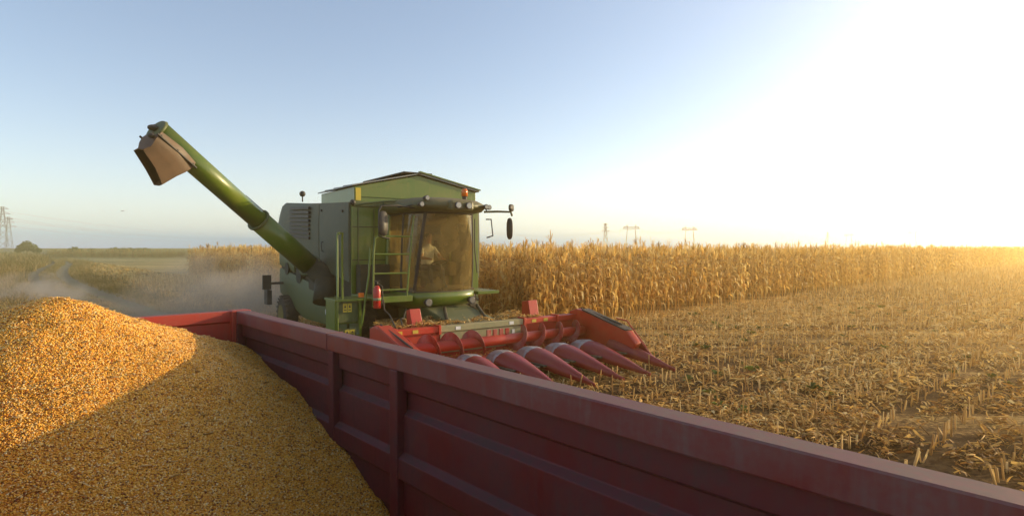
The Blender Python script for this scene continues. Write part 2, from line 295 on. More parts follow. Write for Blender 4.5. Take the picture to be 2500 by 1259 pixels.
# ------------------------------------------------------------------ corn plants
def corn_template(seed):
    r=random.Random(seed); v=[];f=[]
    hgt=r.uniform(2.15,2.5); segs=5; n=4; lx=r.uniform(-.12,.12); ly=r.uniform(-.12,.12)
    def sp(t): return (lx*t*t,ly*t*t,hgt*t)
    for i in range(segs+1):
        t=i/segs; c=sp(t); rr=0.015*(1-.65*t)
        for j in range(n): v.append((c[0]+rr*math.cos(j*1.57),c[1]+rr*math.sin(j*1.57),c[2]))
    for i in range(segs):
        for j in range(n): f.append((i*n+j,i*n+(j+1)%n,(i+1)*n+(j+1)%n,(i+1)*n+j))
    nl=r.randint(9,12)
    for k in range(nl):
        t=0.18+0.76*k/nl+r.uniform(-.02,.02); c=sp(t); az=(k%2)*math.pi+r.uniform(-.7,.7)+seed; L=r.uniform(.4,.8)*(1-.25*t); w=r.uniform(.05,.085)
        up=r.uniform(.3,.9); droop=r.uniform(1.3,2.6); m=5; b0=len(v); tw=r.uniform(-1.5,1.5)
        pos=list(c); ang=up
        for i in range(m+1):
            q=i/m; ww=w*(0.35+1.0*math.sin(math.pi*min(1,q*.8+.15)))*(1-q**3*.8)/2
            ta=az+math.pi/2; ta2=tw*q
            dx=math.cos(ta)*math.cos(ta2)*ww; dy=math.sin(ta)*math.cos(ta2)*ww; dz=math.sin(ta2)*ww
            v+= [(pos[0]-dx,pos[1]-dy,pos[2]-dz),(pos[0]+dx,pos[1]+dy,pos[2]+dz)]
            st=L/m; pos[0]+=math.cos(az)*math.cos(ang)*st; pos[1]+=math.sin(az)*math.cos(ang)*st; pos[2]+=math.sin(ang)*st; ang-=droop*(.25+.3*q)*1.3
            ang=max(ang,-1.5)
        for i in range(m): f.append((b0+2*i,b0+2*i+1,b0+2*i+3,b0+2*i+2))
    if r.random()<.8:
        c=sp(.42); az=r.uniform(0,6.28); dirv=Vector((math.cos(az)*.6,math.sin(az)*.6,-.75)).normalized(); b0=len(v); q=dirv.to_track_quat('Z','Y')
        for (tt,rr) in ((0,.012),(.06,.034),(.16,.036),(.26,.01)):
            for j in range(5):
                p=Vector(c)+dirv*tt+q@Vector((rr*math.cos(j*1.257),rr*math.sin(j*1.257),0)); v.append(tuple(p))
        for i in range(3):
            for j in range(5): f.append((b0+i*5+j,b0+i*5+(j+1)%5,b0+(i+1)*5+(j+1)%5,b0+(i+1)*5+j))
    c=sp(1)
    for k in range(6):
        az=r.uniform(0,6.28); b0=len(v); sp_=r.uniform(.0,.12) if k else 0; hh=r.uniform(.2,.38); w=.007
        for i in range(3):
            q=i/2; p=(c[0]+math.cos(az)*sp_*q*(1+q),c[1]+math.sin(az)*sp_*q*(1+q),c[2]-.02+hh*q*(1-.25*q*(sp_>.08)))
            v+= [(p[0]-w,p[1]+w,p[2]),(p[0]+w,p[1]-w,p[2])]
        for i in range(2): f.append((b0+2*i,b0+2*i+1,b0+2*i+3,b0+2*i+2))
    return v,f
CT=[corn_template(i) for i in range(10)]
M_corn=tintmat('dry_corn',[(0,(0.20,0.085,0.018)),(0.35,(0.54,0.28,0.06)),(0.7,(0.82,0.52,0.14)),(1,(0.92,0.72,0.30))],trans=0.5,rough=0.55)
pts=[]
inR=np.array([-CR[1],CR[0]]); inL=np.array([CL[1],-CL[0]])
def rows(org,d,inn,k0,k1,sp,nr,skew=0):
    for rr in range(nr):
        ks=np.arange(k0,k1,sp)+rng.normal(0,.05,len(np.arange(k0,k1,sp)))
        pts.append(org[None]+d[None]*ks[:,None]+inn[None]*(rr*.7+rng.normal(0,.07,len(ks)))[:,None])
rows(CA,CR,inR,0,30,.2,12); rows(CA,CR,inR,30,65,.21,8); rows(CA,CR,inR,65,130,.3,5); rows(CA,CR,inR,130,320,.5,4)
rows(CA,CL,inL,0.3,46,.2,7)
CE=CA+CL*46
rows(CE,np.array([-.15,.98]),np.array([.98,.15]),0,80,.3,4)
P=np.concatenate(pts); n=len(P); D=np.hypot(P[:,0],P[:,1])
hs=np.array([1+0.05*noise.noise(Vector((a*.15,b_*.15,0))) for a,b_ in P])
S=np.stack([1.0+np.clip(D-40,0,100)/150,1.0+np.clip(D-40,0,100)/150,hs*rng.normal(1.0,.055,n)*0.985],1)
Rm=np.einsum('nij,njk->nik',rotz(rng.uniform(0,6.28,n)),rotx(rng.normal(0,.08,n)))
cf=scatter('corn_field',CT,rng.integers(0,10,n),np.stack([P[:,0],P[:,1],np.zeros(n)],1),Rm,S,np.clip(rng.normal(.56,.22,n),0,1),M_corn,tjit=0.16)
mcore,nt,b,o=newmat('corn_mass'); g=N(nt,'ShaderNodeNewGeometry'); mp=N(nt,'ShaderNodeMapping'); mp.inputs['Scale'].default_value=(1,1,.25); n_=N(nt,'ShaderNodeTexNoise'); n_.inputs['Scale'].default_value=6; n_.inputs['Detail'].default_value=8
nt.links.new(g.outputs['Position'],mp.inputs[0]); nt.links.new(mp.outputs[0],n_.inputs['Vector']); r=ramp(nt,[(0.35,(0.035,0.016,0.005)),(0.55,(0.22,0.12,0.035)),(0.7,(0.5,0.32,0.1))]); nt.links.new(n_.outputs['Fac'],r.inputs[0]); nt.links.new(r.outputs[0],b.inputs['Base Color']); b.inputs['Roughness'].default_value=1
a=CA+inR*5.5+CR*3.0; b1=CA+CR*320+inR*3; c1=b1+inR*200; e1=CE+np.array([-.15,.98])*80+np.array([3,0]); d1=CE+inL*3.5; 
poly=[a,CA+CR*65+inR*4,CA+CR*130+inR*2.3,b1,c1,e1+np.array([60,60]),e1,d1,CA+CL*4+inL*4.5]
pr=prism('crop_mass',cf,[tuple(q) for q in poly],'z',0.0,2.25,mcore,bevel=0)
pts=[]
rows(np.array([-122.,150.]),np.array([1.,0.0]),np.array([0.,1.]),0,90,.33,4)
P=np.concatenate(pts); n=len(P)
scatter('corn_field',CT,rng.integers(0,10,n),np.stack([P[:,0],P[:,1],np.zeros(n)],1),rotz(rng.uniform(0,6,n)),np.stack([np.full(n,2.),np.full(n,2.),rng.normal(.84,.04,n)],1),np.clip(rng.normal(.45,.15,n),0,1),M_corn)
# ------------------------------------------------------------------ grass verge
M_grass=tintmat('verge_grass',[(0,(0.05,0.065,0.015)),(0.35,(0.16,0.12,0.03)),(0.7,(0.40,0.26,0.09)),(1,(0.55,0.38,0.18))],trans=0.3)
def tuft(seed):
    r=random.Random(seed); v=[];f=[]
    for k in range(9):
        az=r.uniform(0,6.28); l=r.uniform(.2,.55); le=r.uniform(.05,.3); w=.012; bx,by=r.uniform(-.08,.08),r.uniform(-.08,.08); b0=len(v)
        for i in range(4):
            q=i/3; ww=w*(1-q*.8); p=(bx+math.cos(az)*le*q*q,by+math.sin(az)*le*q*q,l*q*(1-.2*q))
            v+=[(p[0]-ww*math.sin(az),p[1]+ww*math.cos(az),p[2]),(p[0]+ww*math.sin(az),p[1]-ww*math.cos(az),p[2])]
        for i in range(3): f.append((b0+2*i,b0+2*i+1,b0+2*i+3,b0+2*i+2))
    return v,f
GT=[tuft(i) for i in range(6)]
n=16000
k=np.exp(rng.uniform(math.log(8),math.log(140),n))-12; u=rng.random(n)
lat=np.where(u<.6,rng.uniform(1.6,14,n),np.where(u<.75,rng.uniform(-.5,.6,n),-1.5-np.abs(rng.normal(0,1.2,n))))
lat=lat+1.2*np.sin(k*0.05)
x=TP[0]+TD[0]*k+TN[0]*lat; y=TP[1]+TD[1]*k+TN[1]*lat
sc=(0.6+.8*rng.random(n))*(1+np.clip(k,0,100)/60)*np.where(u<.6,1.3,.5)
gt=np.clip(rng.normal(.6,.2,n)+np.array([.3*noise.noise(Vector((a*.15,b_*.15,3))) for a,b_ in zip(x,y)]),0,1)
scatter('grass_verge',GT,rng.integers(0,6,n),np.stack([x,y,np.zeros(n)],1),rotz(rng.uniform(0,6,n)),sc,gt,M_grass,tjit=.05)
# ------------------------------------------------------------------ trees
M_leaf=tintmat('tree_leaves',[(0,(0.03,0.045,0.012)),(0.5,(0.07,0.09,0.02)),(1,(0.15,0.13,0.04))],trans=0.2)
M_bark=paint('bark',(0.09,0.06,0.04),rough=.9)
def leaf_cloud(name,blobs,nl,size,parent):
    P=[];tn=[]
    for i in range(nl):
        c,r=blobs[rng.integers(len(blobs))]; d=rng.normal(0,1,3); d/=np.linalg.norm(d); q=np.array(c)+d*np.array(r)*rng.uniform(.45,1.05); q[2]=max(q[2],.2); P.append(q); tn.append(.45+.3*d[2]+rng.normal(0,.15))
    P=np.array(P); n=len(P); T=[([(-.5,-.5,0),(.5,-.4,.1),(.4,.5,0),(-.5,.4,.15)],[(0,1,2,3)])]
    Rm=np.einsum('nij,njk->nik',rotz(rng.uniform(0,6,n)),rotx(rng.uniform(-1.5,1.5,n)))
    o=scatter(name,T,np.zeros(n,int),P,Rm,size*(.6+.8*rng.random(n)),np.clip(np.array(tn),0,1),M_leaf); o.parent=parent; return o
te=empty('roadside_tree',(-203,240,0))
pipe('trunk',te,[(0,0,0),(.1,0,1.2),(.3,0,2.4)],.22,M_bark); 
for q in [(-2,0,3.2),(1.8,.5,3.4),(.3,-.6,4)]: pipe('limb',te,[(.1,0,1.2),tuple(np.array(q)*.6+np.array([0,0,.5])),q],.1,M_bark)
leaf_cloud('crown',[((-2.2,0,2.6),(1.9,1.6,1.7)),((0,0,3.6),(2.1,1.8,2.1)),((2.2,0,2.5),(2.1,1.6,1.8)),((4.2,0,1.5),(1.6,1.3,1.2)),((-3.6,0,1.4),(1.3,1.2,1.1))],1800,.5,te)
te=empty('distant_tree_line',(-270,360,0))
bl=[((rng.uniform(-5,42),rng.uniform(-4,4),rng.uniform(.8,1.6)),(rng.uniform(2,4),2,rng.uniform(1.0,2.2))) for i in range(16)]
leaf_cloud('crowns',bl,2200,.7,te)
# ------------------------------------------------------------------ pylons & lines
M_pyl=paint('pylon_steel',(0.3,0.25,0.22),amt=.1,rough=.6)
def bars(name,segs,r,loc,rz=0):
    v=[];f=[]
    for a,b_ in segs:
        a=Vector(a);b_=Vector(b_);q=(b_-a).to_track_quat('Z','Y'); b0=len(v)
        for c in(a,b_):
            for i in range(4): v.append(c+q@Vector((r*math.cos(i*1.57),r*math.sin(i*1.57),0)))
        f+=[(b0+i,b0+(i+1)%4,b0+(i+1)%4+4,b0+i+4) for i in range(4)]
    o=mk(name,v,f,M_pyl); o.location=loc; o.rotation_euler=(0,0,rz); return o
def lattice(loc,h=30,rz=0,r=.12):
    s=[];lv=8
    def w(t): return 2.6*(1-t)+.5*t
    for i in range(lv):
        t0,t1=i/lv,(i+1)/lv; w0,w1=w(t0),w(t1)
        c=[(-1,-1),(1,-1),(1,1),(-1,1)]
        for j in range(4):
            a,b_=c[j],c[(j+1)%4]
            s.append(((a[0]*w0,a[1]*w0,t0*h),(a[0]*w1,a[1]*w1,t1*h)))
            if i%2==j%2: s.append(((a[0]*w0,a[1]*w0,t0*h),(b_[0]*w1,b_[1]*w1,t1*h)))
            else: s.append(((b_[0]*w0,b_[1]*w0,t0*h),(a[0]*w1,a[1]*w1,t1*h)))
    for zz,ww in((.72,5),(.84,4),(.95,3)):
        s+= [((-ww,0,h*zz),(ww,0,h*zz)),((-ww,0,h*zz),(0,0,h*(zz+.05))),((ww,0,h*zz),(0,0,h*(zz+.05)))]
    return bars('lattice_pylon',s,r,loc,rz)
def portal(loc,h=28,rz=0,r=.18):
    s=[]
    for sx in(-1,1):
        s+= [((sx*7.5,-.8,0),(sx*4.5,0,h*.86)),((sx*6,.8,0),(sx*4.5,0,h*.86)),((sx*4.5,0,h*.86),(sx*4.5,0,h))]
        for i in range(6):
            t0,t1=i/6,(i+1)/6
            A=lambda t:(sx*(7.5-3*t),-.8*(1-t),h*.86*t); B=lambda t:(sx*(6-1.5*t),.8*(1-t),h*.86*t)
            s.append((A(t0),B(t1)))
    s+= [((-10,0,h*.86),(10,0,h*.86)),((-9,0,h*.93),(9,0,h*.93)),((-10,0,h*.86),(-4.5,0,h)),((10,0,h*.86),(4.5,0,h))]
    for i in range(8): s.append(((-9+i*2.25,0,h*(.86 if i%2 else .93)),(-9+(i+1)*2.25,0,h*(.93 if i%2 else .86))))
    return bars('portal_pylon',s,r,loc,rz)
def at(px_,D): return (px_-1250)/1400*D
lattice((at(1478,640),640,0),30,.3,.17); portal((at(1541,640),640,0),28,.15,.22); portal((at(1683,660),660,0),27,.2,.22); 
portal((at(2072,1000),1000,0),28,.2,.14); portal((at(2228,820),820,0),27,.2,.14); lattice((at(2020,1000),1000,0),30,.2)
lattice((at(8,380),380,0),30,.5,.11); lattice((at(22,470),470,0),28,.5,.1)
def wires(name,A,B,hs,sag,r=.05):
    e=empty(name)
    for i,(ox,hz) in enumerate(hs):
        p=[]
        for k in range(25):
            t=k/24; p.append((A[0]+(B[0]-A[0])*t+ox,A[1]+(B[1]-A[1])*t,hz-sag*4*t*(1-t)+.0))
        pipe('wire_%d'%i,e,p,r,M_pyl,res=1)
wires('power_lines',(at(8,380),380),(at(690,900),900),[(-5,22),(5,22),(0,27),(-3,18)],9,.045)
wires('power_lines',(at(1200,800),800),(at(1541,640),640),[(-6,24),(6,24),(0,23)],6,.04)
wires('power_lines',(at(1541,640),640),(at(1683,660),660),[(-6,24),(6,24),(0,23)],4,.04)
M_bird=paint('bird_dark',(0.03,0.028,0.025),rough=.8)
bx,by,bz=at(301,60),60,2.6+90*60/1400
mk('bird',[(bx-.15,by,bz),(bx,by-.05,bz-.02),(bx+.18,by,bz+.01),(bx,by+.05,bz-.02),(bx,by,bz+.04),(bx-.05,by-.28,bz+.08),(bx-.05,by+.28,bz+.08),(bx+.05,by-.05,bz),(bx+.05,by+.05,bz)],[(0,1,4),(1,2,4),(2,3,4),(3,0,4),(0,1,2,3),(0,5,7),(0,6,8),(7,5,1),(8,6,3)],M_bird)
# ------------------------------------------------------------------ trailer
tr=empty('grain_trailer',(W0[0],W0[1],0),math.atan2(WD[1],WD[0]))
TW=2.5; TL=8.6; RZ=1.88
def wallprof(sgn,y0):
    inner=[(-0.044,RZ-.006),(-0.044,1.75),(-0.005,1.735),(0.0,1.60),(0.045,1.575),(0.045,1.455),(0.0,1.42),(0.0,1.16),(-0.045,1.125),(-0.045,0.985),(0.0,0.95),(0.0,0.72),(0.04,0.69),(0.04,0.62)]
    outer=[(0.08,0.62),(0.08,1.70),(0.075,1.74),(0.084,1.75),(0.084,RZ-.006)]
    return [(y0+sgn*o_,z) for o_,z in inner+outer]
def wallpiece(name,prof,s0,s1,mat=M_trail):
    rings=[[(s,p[0],p[1]) for p in prof] for s in (s0,s1)]
    o=loft(name,tr,rings,mat,smooth=False); 
    b=o.modifiers.new('b','BEVEL'); b.width=.006; b.segments=2; b.limit_method='ANGLE'
    return o
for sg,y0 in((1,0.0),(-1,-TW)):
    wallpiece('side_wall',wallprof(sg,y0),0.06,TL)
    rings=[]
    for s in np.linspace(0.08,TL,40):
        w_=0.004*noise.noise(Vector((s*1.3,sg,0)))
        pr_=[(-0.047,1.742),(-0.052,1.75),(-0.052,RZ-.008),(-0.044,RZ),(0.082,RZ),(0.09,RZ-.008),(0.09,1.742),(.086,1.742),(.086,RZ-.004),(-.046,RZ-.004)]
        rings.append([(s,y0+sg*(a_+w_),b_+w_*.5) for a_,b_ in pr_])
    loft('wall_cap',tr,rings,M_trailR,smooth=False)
for s0,w in((0.07,.07),(2.46,.085),(3.44,.10)):
    box('stanchion',tr,s0,s0+w,-0.056,0.03,.62,1.742,M_trail,.008)
    box('stanchion',tr,s0,s0+w,-TW-.03,-TW+.056,.62,1.742,M_trail,.008)
    box('outer_post',tr,s0,s0+w,0.082,0.15,.62,1.74,M_trail,.008)
box('rim_joint',tr,2.42,2.432,-.057,.096,1.74,RZ+.004,M_trailR,0.002)
fp=[(0.06,RZ),(0.06,1.76),(0.03,1.75),(0.03,1.45),(-.01,1.42),(-.01,1.2),(0.03,1.17),(0.03,.62),(-.05,.62),(-.05,RZ)]
rings=[[(p[0]-.0,yy,p[1]) for p in fp] for yy in(-TW-.08,0.088)]
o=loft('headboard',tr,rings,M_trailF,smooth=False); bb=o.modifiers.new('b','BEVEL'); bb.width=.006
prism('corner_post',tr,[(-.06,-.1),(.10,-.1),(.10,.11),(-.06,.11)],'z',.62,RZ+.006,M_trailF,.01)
box('tail_board',tr,TL,TL+.07,-TW-.08,.09,.62,RZ,M_trail)
box('trailer_floor',tr,-.05,TL+.07,-TW-.08,.09,.52,.619,M_trail)
for yy in(-.6,-1.9): box('chassis_rail',tr,0,TL,yy-.06,yy+.06,.3,.519,M_core)
for s0 in(1.6,2.7,6.2,7.3):
    for yy in(-.12,-TW+.12):
        cyl('tyre',tr,(s0,yy-.13,.42),(s0,yy+.13,.42),.38,.38,M_rub,n=32,extra=[(.12,.42),(.88,.42)]); cyl('rim',tr,(s0,yy-.14,.42),(s0,yy+.14,.42),.2,.2,M_steel)
def gz(s,t):
    r=np.sqrt((s-.9)**2+(t-1.75)**2)
    return 2.16-.575*(np.sqrt(r*r+.12)-.346)+.2*np.exp(-(s*s+t*t)/.6)
def gn(s,t): return np.array([0.05*noise.noise(Vector((a*1.3,b_*1.3,0)))+.02*noise.noise(Vector((a*5,b_*5,2))) for a,b_ in zip(np.ravel(s),np.ravel(t))]).reshape(np.shape(s))
ss=np.linspace(0.055,5.6,160); tt=np.linspace(-.04,TW+.03,90)
SS,TT_=np.meshgrid(ss,tt,indexing='ij'); ZZ=np.maximum(gz(SS,TT_)+gn(SS,TT_),.62)
verts=[(SS[i,j],-TT_[i,j],ZZ[i,j]) for i in range(len(ss)) for j in range(len(tt))]
m_=len(tt); faces=[(i*m_+j,i*m_+j+1,(i+1)*m_+j+1,(i+1)*m_+j) for i in range(len(ss)-1) for j in range(m_-1)]
mg,nt,b,o=newmat('corn_grain_bed'); L=nt.links
tc=N(nt,'ShaderNodeTexCoord'); vo=N(nt,'ShaderNodeTexVoronoi'); vo.inputs['Scale'].default_value=80; L.new(tc.outputs['Object'],vo.inputs['Vector'])
sep=N(nt,'ShaderNodeSeparateColor'); L.new(vo.outputs['Color'],sep.inputs[0]); r=ramp(nt,[(0,(0.22,0.06,0.01)),(.3,(0.6,0.24,0.02)),(.8,(0.88,0.44,0.05)),(1,(0.92,0.64,0.2))]); L.new(sep.outputs[0],r.inputs[0]); L.new(r.outputs[0],b.inputs['Base Color'])
bp=N(nt,'ShaderNodeBump'); bp.invert=True; bp.inputs['Distance'].default_value=.004; L.new(vo.outputs['Distance'],bp.inputs['Height']); L.new(bp.outputs[0],b.inputs['Normal']); b.inputs['Roughness'].default_value=.5
gh=mk('corn_grain_heap',verts,faces,mg,None,smooth=True); gh.location=tr.location; gh.rotation_euler=tr.rotation_euler
n=190000
s=rng.uniform(.06,5.0,n); t=rng.uniform(-.03,TW,n); z=gz(s,t)+gn(s,t)
wx=W0[0]+WD[0]*s-WN[0]*t; wy=W0[1]+WD[1]*s-WN[1]*t
ok=(wy>.5)&(np.abs(wx/wy)<1.0)&((H-z)/wy<.56)&(z>.62); s,t,z=s[ok],t[ok],z[ok]; n=len(s)
KT=[([(-.0085,0,0),(.0085,0,0),(0.001,-.0062,0),(0.001,.0062,0),(0,0,-.003),(0,0,.004)],[(0,2,5),(2,1,5),(1,3,5),(3,0,5),(0,4,2),(2,4,1),(1,4,3),(3,4,0)])]
Rm=np.einsum('nij,njk->nik',rotz(rng.uniform(0,6.28,n)),np.einsum('nij,njk->nik',roty(rng.normal(0,.5,n)),rotx(rng.normal(0,.5,n))))
M_ker=tintmat('corn_kernels',[(0,(0.09,0.018,0.006)),(0.15,(0.36,0.09,0.01)),(0.36,(0.82,0.36,0.025)),(0.8,(0.95,0.54,0.065)),(1,(0.97,0.78,0.40))],trans=.08,rough=.35,spec=.5)
ko=scatter('kernels',KT,np.zeros(n,int),np.stack([s,-t,z+rng.uniform(-.002,.006,n)],1),Rm,.9+.55*rng.random(n),np.clip(rng.beta(1.5,1.15,n),0,1),M_ker); ko.parent=gh
n=900; s=rng.uniform(.3,4.6,n); t=rng.uniform(0.05,2.4,n); z=gz(s,t)+gn(s,t)+.01
CB=[stick(.05,.004),strip(.06,.012,2,.1,.5),stick(.03,.006)]
ch=scatter('chaff_bits',CB,rng.integers(0,3,n),np.stack([s,-t,z],1),rotz(rng.uniform(0,6,n)),.5+.8*rng.random(n),rng.uniform(.3,1,n),M_lit); ch.parent=gh
# ------------------------------------------------------------------ combine
TH=math.radians(36)
C=empty('combine_harvester',(-.5,12.7,0),TH)
cl=[(2.85,1.3),(2.85,3.68),(3.4,3.72),(8.7,4.02),(9.2,3.8),(9.32,2.7),(9.2,1.3),(8.0,.95),(3.6,.9)]
prism('body_core',C,cl,'x',-2.08,1.5,M_core,.03)
prism('body_front_sheet',C,[(-2.1,1.5),(-2.1,3.7),(1.5,3.7),(1.5,1.5)],'y',2.80,2.847,M_green,.01)
for xx in(-1.95,-1.55): box('front_sheet_rib',C,xx,xx+.03,2.78,2.799,1.6,3.55,M_greenD,.004)
for zz in(2.3,3.1): box('front_sheet_seam',C,-2.08,-1.2,2.785,2.797,zz,zz+.02,M_core,.003)
def sidepanel(name,x0,sg,prof,mat,ydiv=14,zdiv=8,bulge=.1,th=.05):
    rings=[];lo,up=prof
    ys=np.linspace(lo[0][0],lo[-1][0],ydiv)
    lz=np.interp(ys,[q[0] for q in lo],[q[1] for q in lo]); uz=np.interp(ys,[q[0] for q in up],[q[1] for q in up])
    for i,yv in enumerate(ys):
        ring=[]
        for j in range(zdiv+1):
            tt_=j/zdiv; zz=lz[i]+(uz[i]-lz[i])*tt_
            b_=bulge*(1-abs(2*tt_-1)**2.5)*(1-abs(2*i/(ydiv-1)-1)**6*.7)
            ring.append((x0+sg*b_,yv,zz))
        for j in range(zdiv,-1,-1):
            tt_=j/zdiv; ring.append((x0-sg*th,yv,lz[i]+(uz[i]-lz[i])*tt_))
        rings.append(ring)
    o=loft(name,C,rings,mat,smooth=True)
    e=o.modifiers.new('e','EDGE_SPLIT'); e.split_angle=math.radians(40)
    return o
for sg,x0 in((-1,-2.14),(1,1.56)):
    sidepanel('upper_side_panel_front',x0,sg,([(2.86,1.78),(5.05,2.05)],[(2.86,3.70),(5.05,3.80)]),M_panel,6,8,.06)
    sidepanel('upper_side_panel_rear',x0,sg,([(5.08,2.06),(9.0,2.55),(9.4,2.75)],[(5.08,3.80),(8.4,4.03),(9.0,3.92),(9.4,3.4)]),M_panel,18,10,.09)
    sidepanel('lower_side_shield',x0+sg*.02,sg,([(2.95,.62),(6.5,.55),(9.1,1.15)],[(2.95,1.3),(9.1,1.95)]),M_greenD,16,6,.07)
    sidepanel('rear_quarter',x0-sg*.02,sg,([(7.6,1.85),(9.3,2.05)],[(7.6,2.3),(9.3,2.55)]),M_greenD,8,6,.05)
for i in range(8):
    z0=2.84+i*.118
    prism('vent_slot',C,[(5.65,z0),(7.55,z0+.09),(7.6,z0+.17),(5.65,z0+.08)],'x',-2.268,-2.2,M_black,.006)
for (yy,zz) in((3.2,1.95),(4.8,2.2),(5.3,2.2),(8.6,2.7),(3.2,3.5),(4.8,3.6)): cyl('panel_latch',C,(-2.2,yy,zz),(-2.155,yy,zz),.03,.03,M_black,n=12)
pipe('panel_handle',C,[(-2.17,4.6,2.5),(-2.24,4.6,2.52),(-2.24,4.6,2.75),(-2.17,4.6,2.77)],.012,M_black)
prism('grain_tank',C,[(-2.0,3.66),(-2.0,4.08),(-.3,4.46),(1.45,4.12),(1.45,3.66)],'y',2.86,5.35,M_green,.01)
prism('tank_gable_panel',C,[(-1.85,3.84),(-1.85,4.0),(-.3,4.34),(1.3,4.04),(1.3,3.84)],'y',2.83,2.86,M_green,.006)
for a,b_ in(((-2.08,4.09),(-.3,4.49)),((-.3,4.49),(1.52,4.13))):
    prism('tank_roof_sheet',C,[a,b_,(b_[0],b_[1]+.03),(a[0],a[1]+.03)],'y',2.78,5.4,M_grey,.004)
    for yy in(3.4,4.1,4.8): prism('roof_rib',C,[(a[0]*.99+b_[0]*.01,a[1]+.03),(b_[0],b_[1]+.03),(b_[0],b_[1]+.05),(a[0],a[1]+.05)],'y',yy,yy+.03,M_grey,.003)
box('tank_ridge_lid',C,-.75,.05,2.75,5.5,4.50,4.53,M_black,.005)
prism('ridge_trim',C,[(-.3,4.535),(1.55,4.17),(1.55,4.2),(-.3,4.57)],'y',2.74,2.86,M_green,.004)
box('tank_sticker',C,-1.98,-1.85,2.815,2.829,3.75,4.05,M_yel,0)
box('tank_base_trim',C,-2.06,1.5,2.76,2.80,3.60,3.72,M_greenD,.01)
prism('rear_hood',C,[(9.1,1.5),(9.3,3.4),(9.75,2.9),(9.9,1.9),(9.7,1.2)],'x',-1.6,1.0,M_greenD,.05)
def wheel(x,y,r,w,nm):
    cyl(nm+'_tyre',C,(x-w/2,y,r),(x+w/2,y,r),r*.82,r*.82,M_rub,n=40,extra=[(.08,r*.97),(.2,r),(.8,r),(.92,r*.97)])
    cyl(nm+'_rim',C,(x-w/2-.01,y,r),(x+w/2+.01,y,r),r*.52,r*.52,M_rimy,n=30,extra=[(.05,r*.5),(.15,r*.4),(.85,r*.4),(.95,r*.5)])
    v=[];f=[]
    for i in range(22):
        for sd in(-1,1):
            a=2*math.pi*(i+.25*sd)/22; b0=len(v)
            for (xx,da) in((0,0),(w*.5*sd,.14)):
                for rr in(r*.98,r*1.04):
                    for dd in(-.035,.035): v.append((x+xx,y+rr*math.cos(a+da+dd),r+rr*math.sin(a+da+dd)))
            f+=[(b0,b0+1,b0+3,b0+2),(b0+4,b0+5,b0+7,b0+6),(b0,b0+2,b0+6,b0+4),(b0+1,b0+3,b0+7,b0+5),(b0+2,b0+3,b0+7,b0+6)]
    mk(nm+'_lugs',v,f,M_rub,C)
wheel(-1.75,3.55,.88,.6,'front_left'); wheel(1.15,3.55,.88,.6,'front_right')
wheel(-2.25,7.9,.56,.4,'rear_left'); wheel(1.55,7.9,.56,.4,'rear_right')
box('axle',C,-1.6,1.0,3.4,3.7,.75,1.0,M_core); box('rear_axle',C,-2.0,1.4,7.8,8.0,.5,.65,M_core)
box('rear_bracket',C,-2.75,-2.2,8.5,8.58,1.45,1.52,M_black); box('rear_lamp',C,-2.85,-2.6,8.42,8.52,1.3,1.75,M_black); box('rear_guard',C,-2.8,-2.66,8.1,8.5,.85,1.3,M_black)
for (yy,zz,rr) in((4.3,1.45,.22),(5.6,1.6,.3),(6.9,1.75,.24),(8.2,1.95,.2)):
    cyl('pulley',C,(-2.2,yy,zz),(-2.09,yy,zz),rr,rr,M_core,n=28,extra=[(.3,rr*.9),(.6,rr*.9)])
pipe('belt',C,[(-2.15,4.3,1.67),(-2.15,5.6,1.9),(-2.15,6.9,1.99)],.02,M_rub)
cyl('emblem_disc',C,(-2.255,4.2,.95),(-2.24,4.2,.95),.09,.09,M_white,n=24)
# --------- cab
NB=26
def cabring(rx,yf,z,yb=2.78,cx=-.3):
    p=[(cx-rx,yb,z)]
    for i in range(NB+1):
        a=math.pi-math.pi*i/NB; ca=math.cos(a); sa=math.sin(a)
        p.append((cx+rx*math.copysign(abs(ca)**.75,ca),1.95-(1.95-yf)*abs(sa)**.75,z))
    p.append((cx+rx,yb,z)); return p
gl=[cabring(.90,1.32,1.56),cabring(.90,1.24,2.1),cabring(.87,1.16,2.8),cabring(.83,1.12,3.42)]
loft('cab_glass',C,gl,M_glass,caps=False,closed=False)
sill=[cabring(.80,1.6,1.18),cabring(.93,1.30,1.30),cabring(.95,1.25,1.42),cabring(.95,1.25,1.54),cabring(.91,1.3,1.56)]
loft('cab_nose',C,sill,M_green,caps=True,closed=True)
def barring(ring,i0,i1,zoff,r,nm,mat):
    pipe(nm,C,[(q[0],q[1],q[2]+zoff) for q in ring[i0:i1]],r,mat)
barring(gl[0],0,len(gl[0]),.0,.022,'glass_seal_bottom',M_black); barring(gl[3],0,len(gl[3]),0,.03,'glass_seal_top',M_black)
def pillar(ib,it,r,nm,mat=M_black):
    pts_=[]
    for k,g_ in enumerate(gl):
        i=ib+(it-ib)*k/3; i0=int(math.floor(i)); fr=i-i0; i1=min(i0+1,len(g_)-1)
        pts_.append(tuple(Vector(g_[i0]).lerp(Vector(g_[i1]),fr)))
    pipe(nm,C,pts_,r,mat)
pillar(6,8,.04,'front_left_pillar'); pillar(24,22,.034,'front_right_pillar'); pillar(0,0,.05,'rear_left_pillar',M_green); pillar(NB+2,NB+2,.05,'rear_right_pillar',M_green); pillar(1,1,.03,'door_pillar')
box('cab_back_wall',C,-1.18,.58,2.76,2.797,1.5,3.5,M_intr)
box('cab_rear_window',C,-.9,.3,2.74,2.757,2.5,3.2,M_black)
box('cab_floor',C,-1.15,.55,1.5,2.74,1.565,1.62,M_intr)
def roofring(gx,yf,z,yb=2.95):
    return [(x_,y_,z) for x_,y_,_ in cabring(gx,yf,z,yb)]
